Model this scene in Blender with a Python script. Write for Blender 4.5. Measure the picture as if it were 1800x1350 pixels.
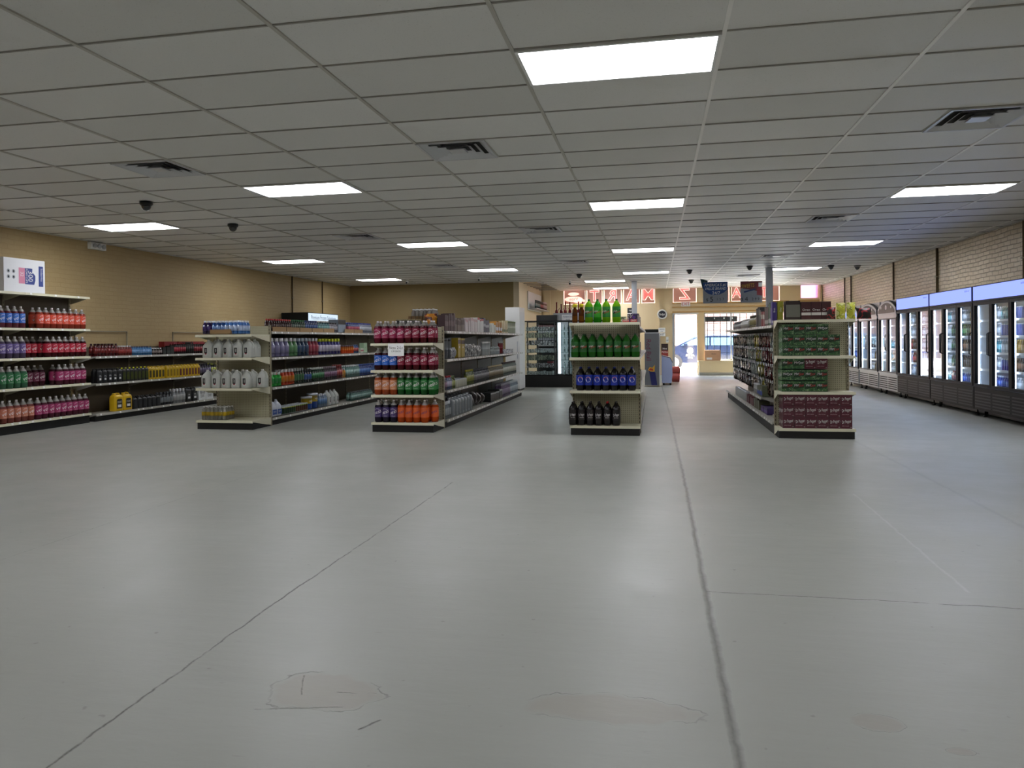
import bpy, math, random
from mathutils import Vector, Matrix
PI = math.pi
rnd = random.Random(7)
for o in list(bpy.data.objects): bpy.data.objects.remove(o)
SC = bpy.context.scene
COL = SC.collection

# ------------------------------------------------------------------ camera
F, YAW, PITCH, ROLL, CY = 1279.2, .19365, .006, -.0096356, 605.8
def _lin(a, b, f):
    d = f*math.cos(PITCH)+b*math.sin(PITCH); u = b*math.cos(PITCH)-f*math.sin(PITCH)
    return Vector((a*math.cos(YAW)-d*math.sin(YAW), a*math.sin(YAW)+d*math.cos(YAW), u))
cd = bpy.data.cameras.new('camera'); cam = bpy.data.objects.new('camera', cd); COL.objects.link(cam)
c_, s_ = math.cos(ROLL), math.sin(ROLL)
cx_, cy_, cz_ = _lin(c_, s_, 0), _lin(-s_, c_, 0), -_lin(0, 0, 1)
cam.matrix_world = Matrix(((cx_.x, cy_.x, cz_.x, 0), (cx_.y, cy_.y, cz_.y, 0), (cx_.z, cy_.z, cz_.z, 1.25), (0, 0, 0, 1)))
cd.sensor_fit = 'HORIZONTAL'; cd.sensor_width = 36; cd.lens = F/1800*36; cd.shift_y = -(675-CY)/1800
cd.clip_start = .05; cd.clip_end = 300
SC.camera = cam
# ------------------------------------------------------------------ world, sun, exposure
w = bpy.data.worlds.new('world'); SC.world = w; w.use_nodes = True
wn = w.node_tree; bg = wn.nodes['Background']
sky = wn.nodes.new('ShaderNodeTexSky'); sky.sky_type = 'NISHITA'; sky.sun_disc = False
sky.sun_elevation = math.radians(58); sky.sun_rotation = math.radians(170); sky.air_density = 1.2; sky.dust_density = 2.5
wn.links.new(sky.outputs[0], bg.inputs[0]); bg.inputs[1].default_value = 1.5
sl = bpy.data.lights.new('sun', 'SUN'); sl.energy = 22; sl.angle = math.radians(.6); sl.color = (1, .95, .88)
so = bpy.data.objects.new('sun', sl); COL.objects.link(so)
so.rotation_euler = (math.radians(-22), math.radians(14), 0)       # high sun, coming in through the shop front
SC.view_settings.view_transform = 'Standard'; SC.view_settings.look = 'None'
SC.view_settings.exposure = 1.42; SC.view_settings.gamma = 1; SC.view_settings.use_curve_mapping = False
LAMP = 7.5          # emission of the ceiling troffers
H = 2.977           # ceiling height
XL, XR, YF, YB, YN = -9.26, 5.44, 25.6, 21.2, -4.0

# ------------------------------------------------------------------ materials
def s2l(c): return c/12.92 if c <= .04045 else ((c+.055)/1.055)**2.4
def hexc(h): return tuple(s2l(int(h[i:i+2], 16)/255) for i in (0, 2, 4))
MATS = {}
def mat(name, col='808080', rough=.5, metal=0, spec=.5, emis=None, es=0, transl=0, alpha=1, coat=0):
    if name in MATS: return MATS[name]
    m = bpy.data.materials.new(name); m.use_nodes = True; MATS[name] = m
    nt = m.node_tree; b = nt.nodes['Principled BSDF']
    c = hexc(col) if isinstance(col, str) else col
    b.inputs['Base Color'].default_value = (*c, 1); b.inputs['Roughness'].default_value = rough
    b.inputs['Metallic'].default_value = metal; b.inputs['Specular IOR Level'].default_value = spec
    b.inputs['Coat Weight'].default_value = coat
    if emis:
        e = hexc(emis); b.inputs['Emission Color'].default_value = (*e, 1); b.inputs['Emission Strength'].default_value = es
    if transl:
        t = nt.nodes.new('ShaderNodeBsdfTranslucent'); t.inputs[0].default_value = (*c, 1)
        mx = nt.nodes.new('ShaderNodeMixShader'); mx.inputs[0].default_value = transl
        nt.links.new(b.outputs[0], mx.inputs[1]); nt.links.new(t.outputs[0], mx.inputs[2])
        nt.links.new(mx.outputs[0], nt.nodes['Material Output'].inputs[0])
    return m
def N(nt, t, **kw):
    n = nt.nodes.new(t)
    for k, v in kw.items(): setattr(n, k, v)
    return n
def math_(nt, op, a, b=None, clamp=False):
    n = N(nt, 'ShaderNodeMath', operation=op, use_clamp=clamp)
    for i, v in enumerate((a, b)):
        if v is None: continue
        if hasattr(v, 'is_output'): nt.links.new(v, n.inputs[i])
        else: n.inputs[i].default_value = v
    return n.outputs[0]
def mixc(nt, f, a, b):
    n = N(nt, 'ShaderNodeMix', data_type='RGBA')
    for s, v in ((n.inputs[0], f), (n.inputs[6], a), (n.inputs[7], b)):
        if hasattr(v, 'is_output'): nt.links.new(v, s)
        elif isinstance(v, (tuple, list)): s.default_value = (*v[:3], 1)
        else: s.default_value = v
    return n.outputs[2]
def noise(nt, vec, scale, detail=3, rough=.5):
    n = N(nt, 'ShaderNodeTexNoise'); n.inputs['Scale'].default_value = scale; n.inputs['Detail'].default_value = detail
    n.inputs['Roughness'].default_value = rough; nt.links.new(vec, n.inputs['Vector']); return n
def mapping(nt, vec, sc=(1, 1, 1), rot=(0, 0, 0), loc=(0, 0, 0)):
    n = N(nt, 'ShaderNodeMapping'); n.inputs['Scale'].default_value = sc; n.inputs['Rotation'].default_value = rot
    n.inputs['Location'].default_value = loc; nt.links.new(vec, n.inputs[0]); return n.outputs[0]
def bump(nt, h, strength, dist, b):
    n = N(nt, 'ShaderNodeBump'); n.inputs['Strength'].default_value = strength; n.inputs['Distance'].default_value = dist
    nt.links.new(h, n.inputs['Height']); nt.links.new(n.outputs[0], b.inputs['Normal']); return n

def floor_material():
    m = mat('painted_concrete', '8c8b87', .4); nt = m.node_tree; b = nt.nodes['Principled BSDF']
    P = N(nt, 'ShaderNodeNewGeometry').outputs['Position']
    big = noise(nt, P, .45, 4); mid = noise(nt, P, 2.2, 5, .6); fine = noise(nt, P, 24, 4, .6)
    jit = noise(nt, P, 7, 5, .65)
    sub = N(nt, 'ShaderNodeVectorMath', operation='SUBTRACT'); nt.links.new(jit.outputs['Color'], sub.inputs[0]); sub.inputs[1].default_value = (.5, .5, .5)
    sc = N(nt, 'ShaderNodeVectorMath', operation='SCALE'); nt.links.new(sub.outputs[0], sc.inputs[0]); sc.inputs['Scale'].default_value = .035
    ad = N(nt, 'ShaderNodeVectorMath', operation='ADD'); nt.links.new(P, ad.inputs[0]); nt.links.new(sc.outputs[0], ad.inputs[1])
    Q = ad.outputs[0]
    def seg(ax, ay, bx, by):
        A = Vector((ax, ay, 0)); D = Vector((bx-ax, by-ay, 0)); L2 = D.length_squared
        s = N(nt, 'ShaderNodeVectorMath', operation='SUBTRACT'); nt.links.new(Q, s.inputs[0]); s.inputs[1].default_value = A
        d = N(nt, 'ShaderNodeVectorMath', operation='DOT_PRODUCT'); nt.links.new(s.outputs[0], d.inputs[0]); d.inputs[1].default_value = D/L2
        t = math_(nt, 'ADD', d.outputs['Value'], 0, True)
        e = N(nt, 'ShaderNodeVectorMath', operation='SCALE'); e.inputs[0].default_value = D; nt.links.new(t, e.inputs['Scale'])
        f = N(nt, 'ShaderNodeVectorMath', operation='DISTANCE'); nt.links.new(s.outputs[0], f.inputs[0]); nt.links.new(e.outputs[0], f.inputs[1])
        return f.outputs['Value']
    def mn(l):
        r = l[0]
        for x in l[1:]: r = math_(nt, 'MINIMUM', r, x)
        return r
    def line(d, w):   # 1 at the centre, 0 beyond w
        return math_(nt, 'SUBTRACT', 1, math_(nt, 'DIVIDE', d, w), True)
    thin = mn([seg(.245, 3.70, 1.0, 3.71), seg(1.0, 3.71, 5.5, 3.66), seg(-1.76, 1.0, -1.80, 3.2), seg(-1.80, 3.2, -1.76, 6.2),
               seg(-1.90, 11.0, -1.86, 17), seg(-.95, 2.20, -.9, 2.26)])
    hair = mn([seg(-3.74, 2.5, -3.76, 6.7), seg(-.9, 9.2, .24, 9.3), seg(-1.35, 2.26, -1.02, 2.33), seg(-1.30, 2.52, -1.24, 2.38), seg(-1.12, 2.42, -.98, 2.43)])
    joint = mn([seg(.225, -1, .235, 2.8), seg(.235, 2.8, .25, 6), seg(.25, 6, .24, 12), seg(.24, 12, .17, 20)])
    wide = seg(2.35, 4.5, 2.34, 16)
    pale = seg(1.49, 3.9, 1.545, 6.2)
    lt = line(thin, .007); lh = line(hair, .004); lj = line(joint, .022); lw = line(wide, .03); lp = line(pale, .012)
    # old patch outlines
    def patch(cx, cy, rx, ry):
        mp = mapping(nt, Q, (1/rx, 1/ry, 0), (0, 0, 0), (-cx/rx, -cy/ry, 0))
        n2 = noise(nt, P, 9, 3); off = math_(nt, 'MULTIPLY', math_(nt, 'SUBTRACT', n2.outputs[0], .5), .75)
        l = N(nt, 'ShaderNodeVectorMath', operation='LENGTH'); nt.links.new(mp, l.inputs[0])
        r = math_(nt, 'ADD', l.outputs['Value'], off)
        ring = math_(nt, 'SUBTRACT', 1, math_(nt, 'DIVIDE', math_(nt, 'ABSOLUTE', math_(nt, 'SUBTRACT', r, 1)), .03), True)
        brk = noise(nt, P, 6, 2)
        ring = math_(nt, 'MULTIPLY', ring, math_(nt, 'MULTIPLY', math_(nt, 'SUBTRACT', brk.outputs[0], .42, True), 6, True))
        return ring, math_(nt, 'MULTIPLY', math_(nt, 'SUBTRACT', 1.0, r, True), 5, True)
    rings, ins = [], []
    for a in ((-.16, 2.47, .30, .10), (-1.17, 2.42, .22, .14), (.70, 2.53, .08, .055), (.89, 2.40, .045, .024)):
        r, i = patch(*a); rings.append(r); ins.append(i)
    ring = rings[0]; inside = ins[0]
    for r in rings[1:]: ring = math_(nt, 'MAXIMUM', ring, r)
    for r in ins[1:]: inside = math_(nt, 'MAXIMUM', inside, r)
    # short trowel marks stretched across
    mk = noise(nt, mapping(nt, P, (7, 26, 1)), 1.3, 2); marks = math_(nt, 'MULTIPLY', math_(nt, 'SUBTRACT', mk.outputs[0], .725, True), 14, True)
    pk = noise(nt, mapping(nt, P, (1, 1, 1)), 21, 1); pits = math_(nt, 'MULTIPLY', math_(nt, 'SUBTRACT', pk.outputs[0], .76, True), 20, True)
    mot = math_(nt, 'ADD', math_(nt, 'MULTIPLY', big.outputs[0], .6), math_(nt, 'MULTIPLY', mid.outputs[0], .4))
    rmp = N(nt, 'ShaderNodeMapRange'); rmp.inputs[1].default_value = .3; rmp.inputs[2].default_value = .7; nt.links.new(mot, rmp.inputs[0])
    c = mixc(nt, rmp.outputs[0], hexc('90918a'), hexc('9a9b94'))
    c = mixc(nt, math_(nt, 'MULTIPLY', inside, .45), c, hexc('8f877c'))
    c = mixc(nt, math_(nt, 'MULTIPLY', lp, .5), c, hexc('b0b0ae'))
    c = mixc(nt, math_(nt, 'MULTIPLY', lw, .35), c, hexc('75746f'))
    c = mixc(nt, math_(nt, 'MULTIPLY', lj, .9), c, hexc('5a5955'))
    dark = math_(nt, 'MAXIMUM', math_(nt, 'MAXIMUM', lt, math_(nt, 'MULTIPLY', lh, .7)), math_(nt, 'MULTIPLY', ring, .6))
    c = mixc(nt, math_(nt, 'MULTIPLY', dark, .95), c, hexc('45443f'))
    c = mixc(nt, math_(nt, 'MULTIPLY', math_(nt, 'MAXIMUM', math_(nt, 'MULTIPLY', marks, .5), pits), .45), c, hexc('6b6963'))
    nt.links.new(c, b.inputs['Base Color'])
    h = math_(nt, 'SUBTRACT', math_(nt, 'MULTIPLY', mid.outputs[0], .8), math_(nt, 'ADD', math_(nt, 'MULTIPLY', dark, .8), math_(nt, 'ADD', math_(nt, 'MULTIPLY', lj, .5), math_(nt, 'MULTIPLY', lw, .5))))
    h = math_(nt, 'ADD', h, math_(nt, 'MULTIPLY', fine.outputs[0], .08))
    wv = noise(nt, mapping(nt, P, (1.2, 4, 1)), 2.4, 4); h = math_(nt, 'ADD', h, math_(nt, 'MULTIPLY', wv.outputs[0], .9))
    bump(nt, h, .45, .006, b)
    rr = N(nt, 'ShaderNodeMapRange'); rr.inputs[1].default_value = .3; rr.inputs[2].default_value = .7; rr.inputs[3].default_value = .33; rr.inputs[4].default_value = .46
    nt.links.new(mid.outputs[0], rr.inputs[0]); nt.links.new(rr.outputs[0], b.inputs['Roughness'])
    return m
def tile_material():
    m = mat('ceiling_tile', 'e4e2de', .5, spec=.45); nt = m.node_tree; b = nt.nodes['Principled BSDF']
    P = N(nt, 'ShaderNodeNewGeometry').outputs['Position']
    # a tone per tile
    sx = N(nt, 'ShaderNodeSeparateXYZ'); nt.links.new(P, sx.inputs[0])
    ix = math_(nt, 'FLOOR', math_(nt, 'DIVIDE', math_(nt, 'ADD', sx.outputs[0], 3.26+12.2), 1.22))
    iy = math_(nt, 'FLOOR', math_(nt, 'DIVIDE', math_(nt, 'ADD', sx.outputs[1], -3.654+12.2), .61))
    cb = N(nt, 'ShaderNodeCombineXYZ'); nt.links.new(ix, cb.inputs[0]); nt.links.new(iy, cb.inputs[1])
    wn_ = N(nt, 'ShaderNodeTexWhiteNoise'); nt.links.new(cb.outputs[0], wn_.inputs['Vector'])
    st = noise(nt, P, .9, 4, .6); stain = math_(nt, 'MULTIPLY', math_(nt, 'SUBTRACT', st.outputs[0], .62, True), 3, True)
    c = mixc(nt, wn_.outputs['Value'], hexc('d6d5d1'), hexc('e4e3e0'))
    c = mixc(nt, math_(nt, 'MULTIPLY', stain, .5), c, hexc('b5b1a8'))
    pf = noise(nt, P, 95, 2, .6); pits = math_(nt, 'MULTIPLY', math_(nt, 'SUBTRACT', pf.outputs[0], .63, True), 9, True)
    c = mixc(nt, math_(nt, 'MULTIPLY', pits, .4), c, hexc('a5a29b'))
    nt.links.new(c, b.inputs['Base Color'])
    return m
def brick_wall(name, c1, c2, swap, strength, rough=.55, mort=None, bs=1):
    m = mat(name, c1, rough, spec=.4); nt = m.node_tree; b = nt.nodes['Principled BSDF']
    P = N(nt, 'ShaderNodeNewGeometry').outputs['Position']
    sx = N(nt, 'ShaderNodeSeparateXYZ'); nt.links.new(P, sx.inputs[0])
    cb = N(nt, 'ShaderNodeCombineXYZ'); nt.links.new(sx.outputs[1 if swap else 0], cb.inputs[0]); nt.links.new(sx.outputs[2], cb.inputs[1])
    jt = noise(nt, P, 3.5, 3)
    sub = N(nt, 'ShaderNodeVectorMath', operation='SUBTRACT'); nt.links.new(jt.outputs['Color'], sub.inputs[0]); sub.inputs[1].default_value = (.5, .5, .5)
    sc = N(nt, 'ShaderNodeVectorMath', operation='SCALE'); nt.links.new(sub.outputs[0], sc.inputs[0]); sc.inputs['Scale'].default_value = .05
    ad = N(nt, 'ShaderNodeVectorMath', operation='ADD'); nt.links.new(cb.outputs[0], ad.inputs[0]); nt.links.new(sc.outputs[0], ad.inputs[1])
    br = N(nt, 'ShaderNodeTexBrick'); nt.links.new(ad.outputs[0], br.inputs['Vector'])
    br.inputs['Scale'].default_value = 1/bs; br.inputs['Brick Width'].default_value = .21; br.inputs['Row Height'].default_value = .072
    br.inputs['Mortar Size'].default_value = .008; br.inputs['Mortar Smooth'].default_value = .4
    A, B = hexc(c1), hexc(c2)
    br.inputs['Color1'].default_value = (*A, 1); br.inputs['Color2'].default_value = (*B, 1)
    mo = hexc(mort) if mort else tuple(x*.82 for x in A); br.inputs['Mortar'].default_value = (*mo, 1)
    big = noise(nt, P, .6, 4)
    c = mixc(nt, math_(nt, 'MULTIPLY', big.outputs[0], .35), br.outputs['Color'], tuple(x*.8 for x in B))
    nt.links.new(c, b.inputs['Base Color'])
    fn = noise(nt, P, 30, 3)
    h = math_(nt, 'ADD', math_(nt, 'SUBTRACT', 1, br.outputs['Fac']), math_(nt, 'MULTIPLY', fn.outputs[0], .35))
    bump(nt, h, strength, .02, b)
    return m
def peg_material(name, col, hole):
    m = mat(name, col, .55); nt = m.node_tree; b = nt.nodes['Principled BSDF']
    P = N(nt, 'ShaderNodeNewGeometry').outputs['Position']
    sx = N(nt, 'ShaderNodeSeparateXYZ'); nt.links.new(P, sx.inputs[0])
    u = math_(nt, 'SUBTRACT', math_(nt, 'FRACT', math_(nt, 'DIVIDE', math_(nt, 'ADD', math_(nt, 'ADD', sx.outputs[0], sx.outputs[1]), 50), .0254)), .5)
    v = math_(nt, 'SUBTRACT', math_(nt, 'FRACT', math_(nt, 'DIVIDE', sx.outputs[2], .0254)), .5)
    r = math_(nt, 'SQRT', math_(nt, 'ADD', math_(nt, 'MULTIPLY', u, u), math_(nt, 'MULTIPLY', v, v)))
    k = math_(nt, 'LESS_THAN', r, .2)
    nt.links.new(mixc(nt, k, hexc(col), hexc(hole)), b.inputs['Base Color'])
    return m
def print_material(name, cols, scale, rough=.4, coat=0, stretch=(1, 1, 1)):
    """printed packaging: irregular patches of a few inks"""
    m = mat(name, cols[0], rough, coat=coat); nt = m.node_tree; b = nt.nodes['Principled BSDF']
    tc = N(nt, 'ShaderNodeTexCoord'); oi = N(nt, 'ShaderNodeObjectInfo')
    P = mapping(nt, tc.outputs['Object'], stretch)
    ad = N(nt, 'ShaderNodeVectorMath', operation='ADD'); nt.links.new(P, ad.inputs[0])
    mu = N(nt, 'ShaderNodeVectorMath', operation='SCALE'); mu.inputs[0].default_value = (7, 9, 5); nt.links.new(oi.outputs['Random'], mu.inputs['Scale']); nt.links.new(mu.outputs[0], ad.inputs[1])
    n = noise(nt, ad.outputs[0], scale, 2)
    r = N(nt, 'ShaderNodeValToRGB'); r.color_ramp.interpolation = 'CONSTANT'
    els = r.color_ramp.elements
    while len(els) < len(cols): els.new(.5)
    for i, c in enumerate(cols):
        els[i].position = 0 if i == 0 else .38+.24*i/len(cols); els[i].color = (*hexc(c), 1)
    nt.links.new(n.outputs[0], r.inputs[0]); nt.links.new(r.outputs[0], b.inputs['Base Color'])
    return m
def glass_material(name, tint='ffffff', refl=.12, rough=.02):
    if name in MATS: return MATS[name]
    m = bpy.data.materials.new(name); m.use_nodes = True; MATS[name] = m; nt = m.node_tree
    nt.nodes.remove(nt.nodes['Principled BSDF'])
    t = N(nt, 'ShaderNodeBsdfTransparent'); t.inputs[0].default_value = (*hexc(tint), 1)
    g = N(nt, 'ShaderNodeBsdfGlossy'); g.inputs['Roughness'].default_value = rough
    fr = N(nt, 'ShaderNodeLayerWeight'); fr.inputs[0].default_value = .5
    f = math_(nt, 'ADD', math_(nt, 'MULTIPLY', math_(nt, 'POWER', fr.outputs['Facing'], 5), .45), refl*.5, True)
    mx = N(nt, 'ShaderNodeMixShader'); nt.links.new(f, mx.inputs[0]); nt.links.new(t.outputs[0], mx.inputs[1]); nt.links.new(g.outputs[0], mx.inputs[2])
    nt.links.new(mx.outputs[0], nt.nodes['Material Output'].inputs[0])
    return m
def emit(name, col, s):
    if name in MATS: return MATS[name]
    m = bpy.data.materials.new(name); m.use_nodes = True; MATS[name] = m; nt = m.node_tree
    nt.nodes.remove(nt.nodes['Principled BSDF'])
    e = N(nt, 'ShaderNodeEmission'); e.inputs[0].default_value = (*hexc(col), 1); e.inputs[1].default_value = s
    nt.links.new(e.outputs[0], nt.nodes['Material Output'].inputs[0]); return m

M_floor = floor_material(); M_tile = tile_material()
M_wleft = brick_wall('painted_wall_tan', 'b39d72', 'b0996d', True, .25, .6, mort='ab9468')
M_wplain = mat('plain_wall_tan', '8f7a50', .6)
M_wright = brick_wall('painted_brick', 'dccdb0', 'cdbc9a', True, 1.0, .3, mort='9c8c6e')
M_front = mat('front_wall_tan', 'e4cfa6', .5); M_frontdark = mat('front_trim_tan', 'c6a066', .5)
M_counterwall = mat('counter_wall_tan', 'd4c2a2', .6)
M_brickout = brick_wall('street_brick', '5e463e', '6c524a', False, .4, .9, mort='7c6a60', bs=1.6)
M_cream = mat('shelf_cream', 'cfcbb2', .38); M_grey = mat('shelf_grey', 'a9a69c', .4)
M_post = mat('upright_beige', '8f866e', .45); M_slot = mat('slot_dark', '2a2721', .8)
M_kick = mat('kick_black', '0a0a0a', .6); M_pegc = peg_material('pegboard_cream', 'b0ab91', '5b5745')
M_pegd = mat('back_panel_brown', '584d3c', .6); M_pegg = mat('back_panel_grey', '6e716c', .5)
M_tag = mat('price_tag_white', 'e8e8e6', .5); M_white = mat('white_paint', 'e6e6e4', .4); M_black = mat('black_plastic', '101010', .35)
M_blackm = mat('black_metal', '0b0c0d', .5, .0, .3); M_chrome = mat('chrome', 'c8c8c8', .15, 1); M_alu = mat('aluminium', 'b8bcc0', .35, .6)
M_card = mat('cardboard', '9c7c55', .8); M_paper = mat('white_paper', 'efefef', .7); M_ink = mat('black_ink', '141414', .6)
M_colw = mat('column_paint', 'b4b8bd', .45)
M_glass = glass_material('clear_glass', 'f4f8f8', .06); M_cglass = glass_material('cooler_glass', 'eef3f6', .12)
M_clear = mat('clear_pet', 'a39e98', .12, transl=.45); M_hdpe = mat('milky_plastic', 'd3d5d0', .35, transl=.3)

# ------------------------------------------------------------------ mesh builder
_txt = {}
def text_geo(s, shear=0, off=0):
    k = (s, shear, off)
    if k not in _txt:
        cu = bpy.data.curves.new('t', 'FONT'); cu.body = s; cu.size = 1; cu.align_x = 'CENTER'; cu.align_y = 'CENTER'
        cu.resolution_u = 2; cu.shear = shear; cu.offset = off
        o = bpy.data.objects.new('t', cu); COL.objects.link(o)
        dg = bpy.context.evaluated_depsgraph_get(); dg.update(); me = bpy.data.meshes.new_from_object(o.evaluated_get(dg))
        vs = [(v.co.x, v.co.y) for v in me.vertices]; fs = [tuple(p.vertices) for p in me.polygons]
        w_ = max(v[0] for v in vs)-min(v[0] for v in vs)
        _txt[k] = (vs, fs, w_)
        bpy.data.objects.remove(o); bpy.data.curves.remove(cu); bpy.data.meshes.remove(me)
    return _txt[k]
class MB:
    def __init__(s): s.v = []; s.f = []; s.m = []; s.sm = []; s.mats = []
    def mi(s, m):
        if m not in s.mats: s.mats.append(m)
        return s.mats.index(m)
    def face(s, idx, m, sm=False): s.f.append(idx); s.m.append(s.mi(m)); s.sm.append(sm)
    def quad(s, pts, m, sm=False):
        n = len(s.v); s.v += [tuple(p) for p in pts]; s.face(tuple(range(n, n+len(pts))), m, sm); return s
    def box(s, x0, x1, y0, y1, z0, z1, m, front=None, skip=''):
        n = len(s.v); s.v += [(x, y, z) for z in (z0, z1) for y in (y0, y1) for x in (x0, x1)]
        for k, q in dict(b=(0, 2, 3, 1), t=(4, 5, 7, 6), f=(0, 1, 5, 4), k=(2, 6, 7, 3), l=(0, 4, 6, 2), r=(1, 3, 7, 5)).items():
            if k in skip: continue
            s.face(tuple(n+i for i in q), front if (front and k == 'f') else m)
        return s
    def lathe(s, prof, n, m, cx=0, cy=0, sm=True, mf=None, caps=True):
        base = len(s.v)
        for r, z in prof: s.v += [(cx+r*math.cos(2*PI*i/n), cy+r*math.sin(2*PI*i/n), z) for i in range(n)]
        for j in range(len(prof)-1):
            mm = mf(j) if mf else m
            for i in range(n):
                a = base+j*n+i; b = base+j*n+(i+1) % n
                s.face((a, b, b+n, a+n), mm, sm)
        if caps:
            s.face(tuple(base+i for i in reversed(range(n))), mf(0) if mf else m); e = base+(len(prof)-1)*n
            s.face(tuple(e+i for i in range(n)), mf(len(prof)-2) if mf else m)
        return s
    def loft(s, rings, n, m, cx=0, cy=0, mf=None):
        """rings (z, hx, hy, exponent[, ox, oy])"""
        base = len(s.v)
        for r in rings:
            z, hx, hy, e = r[:4]; ox, oy = (r[4], r[5]) if len(r) > 4 else (0, 0)
            for i in range(n):
                a = 2*PI*(i+.5)/n; c, t = math.cos(a), math.sin(a)
                s.v.append((cx+ox+hx*math.copysign(abs(c)**(2/e), c), cy+oy+hy*math.copysign(abs(t)**(2/e), t), z))
        for j in range(len(rings)-1):
            for i in range(n):
                a = base+j*n+i; b = base+j*n+(i+1) % n; s.face((a, b, b+n, a+n), mf(j) if mf else m, True)
        s.face(tuple(base+i for i in reversed(range(n))), mf(0) if mf else m); e = base+(len(rings)-1)*n; s.face(tuple(e+i for i in range(n)), mf(len(rings)-2) if mf else m)
        return s
    def tube(s, pts, r, m, n=6, closed=False):
        pts = [Vector(p) for p in pts]; base = len(s.v); K = len(pts)
        for i, p in enumerate(pts):
            t = (pts[min(i+1, K-1)]-pts[max(i-1, 0)]).normalized()
            up = Vector((0, 0, 1)) if abs(t.z) < .9 else Vector((1, 0, 0))
            a = t.cross(up).normalized(); b = t.cross(a)
            s.v += [tuple(p+r*(math.cos(2*PI*k/n)*a+math.sin(2*PI*k/n)*b)) for k in range(n)]
        for i in range(K-1):
            for k in range(n):
                q = base+i*n+k; q2 = base+i*n+(k+1) % n; s.face((q, q2, q2+n, q+n), m, True)
        s.face(tuple(base+k for k in range(n)), m); s.face(tuple(base+(K-1)*n+k for k in reversed(range(n))), m)
        return s
    def prism(s, outline, y0, y1, m, axis='y'):
        """outline in (a, z); extruded along the axis"""
        n = len(outline); base = len(s.v)
        P = (lambda a, z, d: (a, d, z)) if axis == 'y' else (lambda a, z, d: (d, a, z))
        s.v += [P(a, z, y0) for a, z in outline]+[P(a, z, y1) for a, z in outline]
        s.face(tuple(base+i for i in range(n)), m); s.face(tuple(base+n+i for i in reversed(range(n))), m)
        for i in range(n): s.face((base+i, base+(i+1) % n, base+n+(i+1) % n, base+n+i), m)
        return s
    def text(s, t, size, fn, m, maxw=None, rot=0, shear=0, mirror=False, sy=1, off=0):
        vs, fs, w_ = text_geo(t, shear, off); k = size
        kx = min(size, maxw/w_) if maxw else size
        c, q = math.cos(rot), math.sin(rot); base = len(s.v)
        for x, y in vs:
            x, y = x*kx*(-1 if mirror else 1), y*k*sy
            s.v.append(fn(x*c-y*q, x*q+y*c))
        for f_ in fs: s.face(tuple(base+i for i in f_), m)
        return s
    def mesh(s, name):
        me = bpy.data.meshes.new(name); me.from_pydata(s.v, [], s.f)
        for m in s.mats: me.materials.append(m)
        me.polygons.foreach_set('material_index', s.m); me.polygons.foreach_set('use_smooth', s.sm); me.update()
        return me
    def build(s, name, parent=None, **kw):
        return link(s.mesh(name), name, parent, **kw)
def link(me, name, parent=None, loc=(0, 0, 0), rz=0, **props):
    o = bpy.data.objects.new(name, me); COL.objects.link(o); o.location = loc; o.rotation_euler = (0, 0, rz)
    if parent: o.parent = parent
    for k, v in props.items(): o[k] = v
    return o
LABELS = {}
def thing(name, label, cat, loc=(0, 0, 0), rz=0, group=None, me=None):
    o = bpy.data.objects.new(name, me); COL.objects.link(o); o.location = loc; o.rotation_euler = (0, 0, rz)
    o['label'] = label; o['category'] = cat
    if group: o['group'] = group
    nw = len(label.split())
    if nw > 16 or nw < 4: print('LABEL LENGTH', nw, label)
    if label in LABELS: print('DUP LABEL', label)
    LABELS[label] = 1
    return o
def struct(mb, name): return mb.build(name, kind='structure')
def flat(y=0, cx=0, cz=0): return lambda u, v: (cx+u, y, cz+v)
def cyl(R, cz, a0=0): return lambda u, v: (R*math.sin(u/R+a0), -R*math.cos(u/R+a0), cz+v)

# ------------------------------------------------------------------ room
mb = MB(); mb.quad([(XL-.2, YN, 0), (XR+.2, YN, 0), (XR+.2, YF, 0), (XL-.2, YF, 0)], M_floor); struct(mb, 'floor')
X0, Y0 = -3.26, 3.654

lights = []   # (x0, y0) of the tile
def tl(ix, iy): return (X0+1.22*ix, Y0+.61*iy)
LT = [(2, 1), (2, 9), (2, 17), (2, 25), (-1, 6), (-1, 14), (-1, 22), (-4, 9), (-4, 17), (-4, 25), (5, 9), (5, 17), (5, 25), (1, 29), (1, 34), (2, -7), (-1, -2), (-4, 1), (5, 1), (-4, -7), (5, -7)]  # last six continue the grid out of view, added for brightness
VT = [(1, 4, 0), (-2, 4, 1), (4, 4, 1), (1, 12, 0), (4, 12, 1), (4, 20, 1), (1, 20, 0), (-2, 12, 1), (-2, 20, 1), (4, 28, 1)]   # tile, half
tiles = MB(); grid = MB(); M_bar = mat('t_bar_aged', 'bab7ae', .5); M_bar2 = mat('t_bar_white', 'f2f0ec', .45); M_barx = mat('t_bar_cross_shade', '9d9a93', .5)
rr = random.Random(3)
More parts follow.
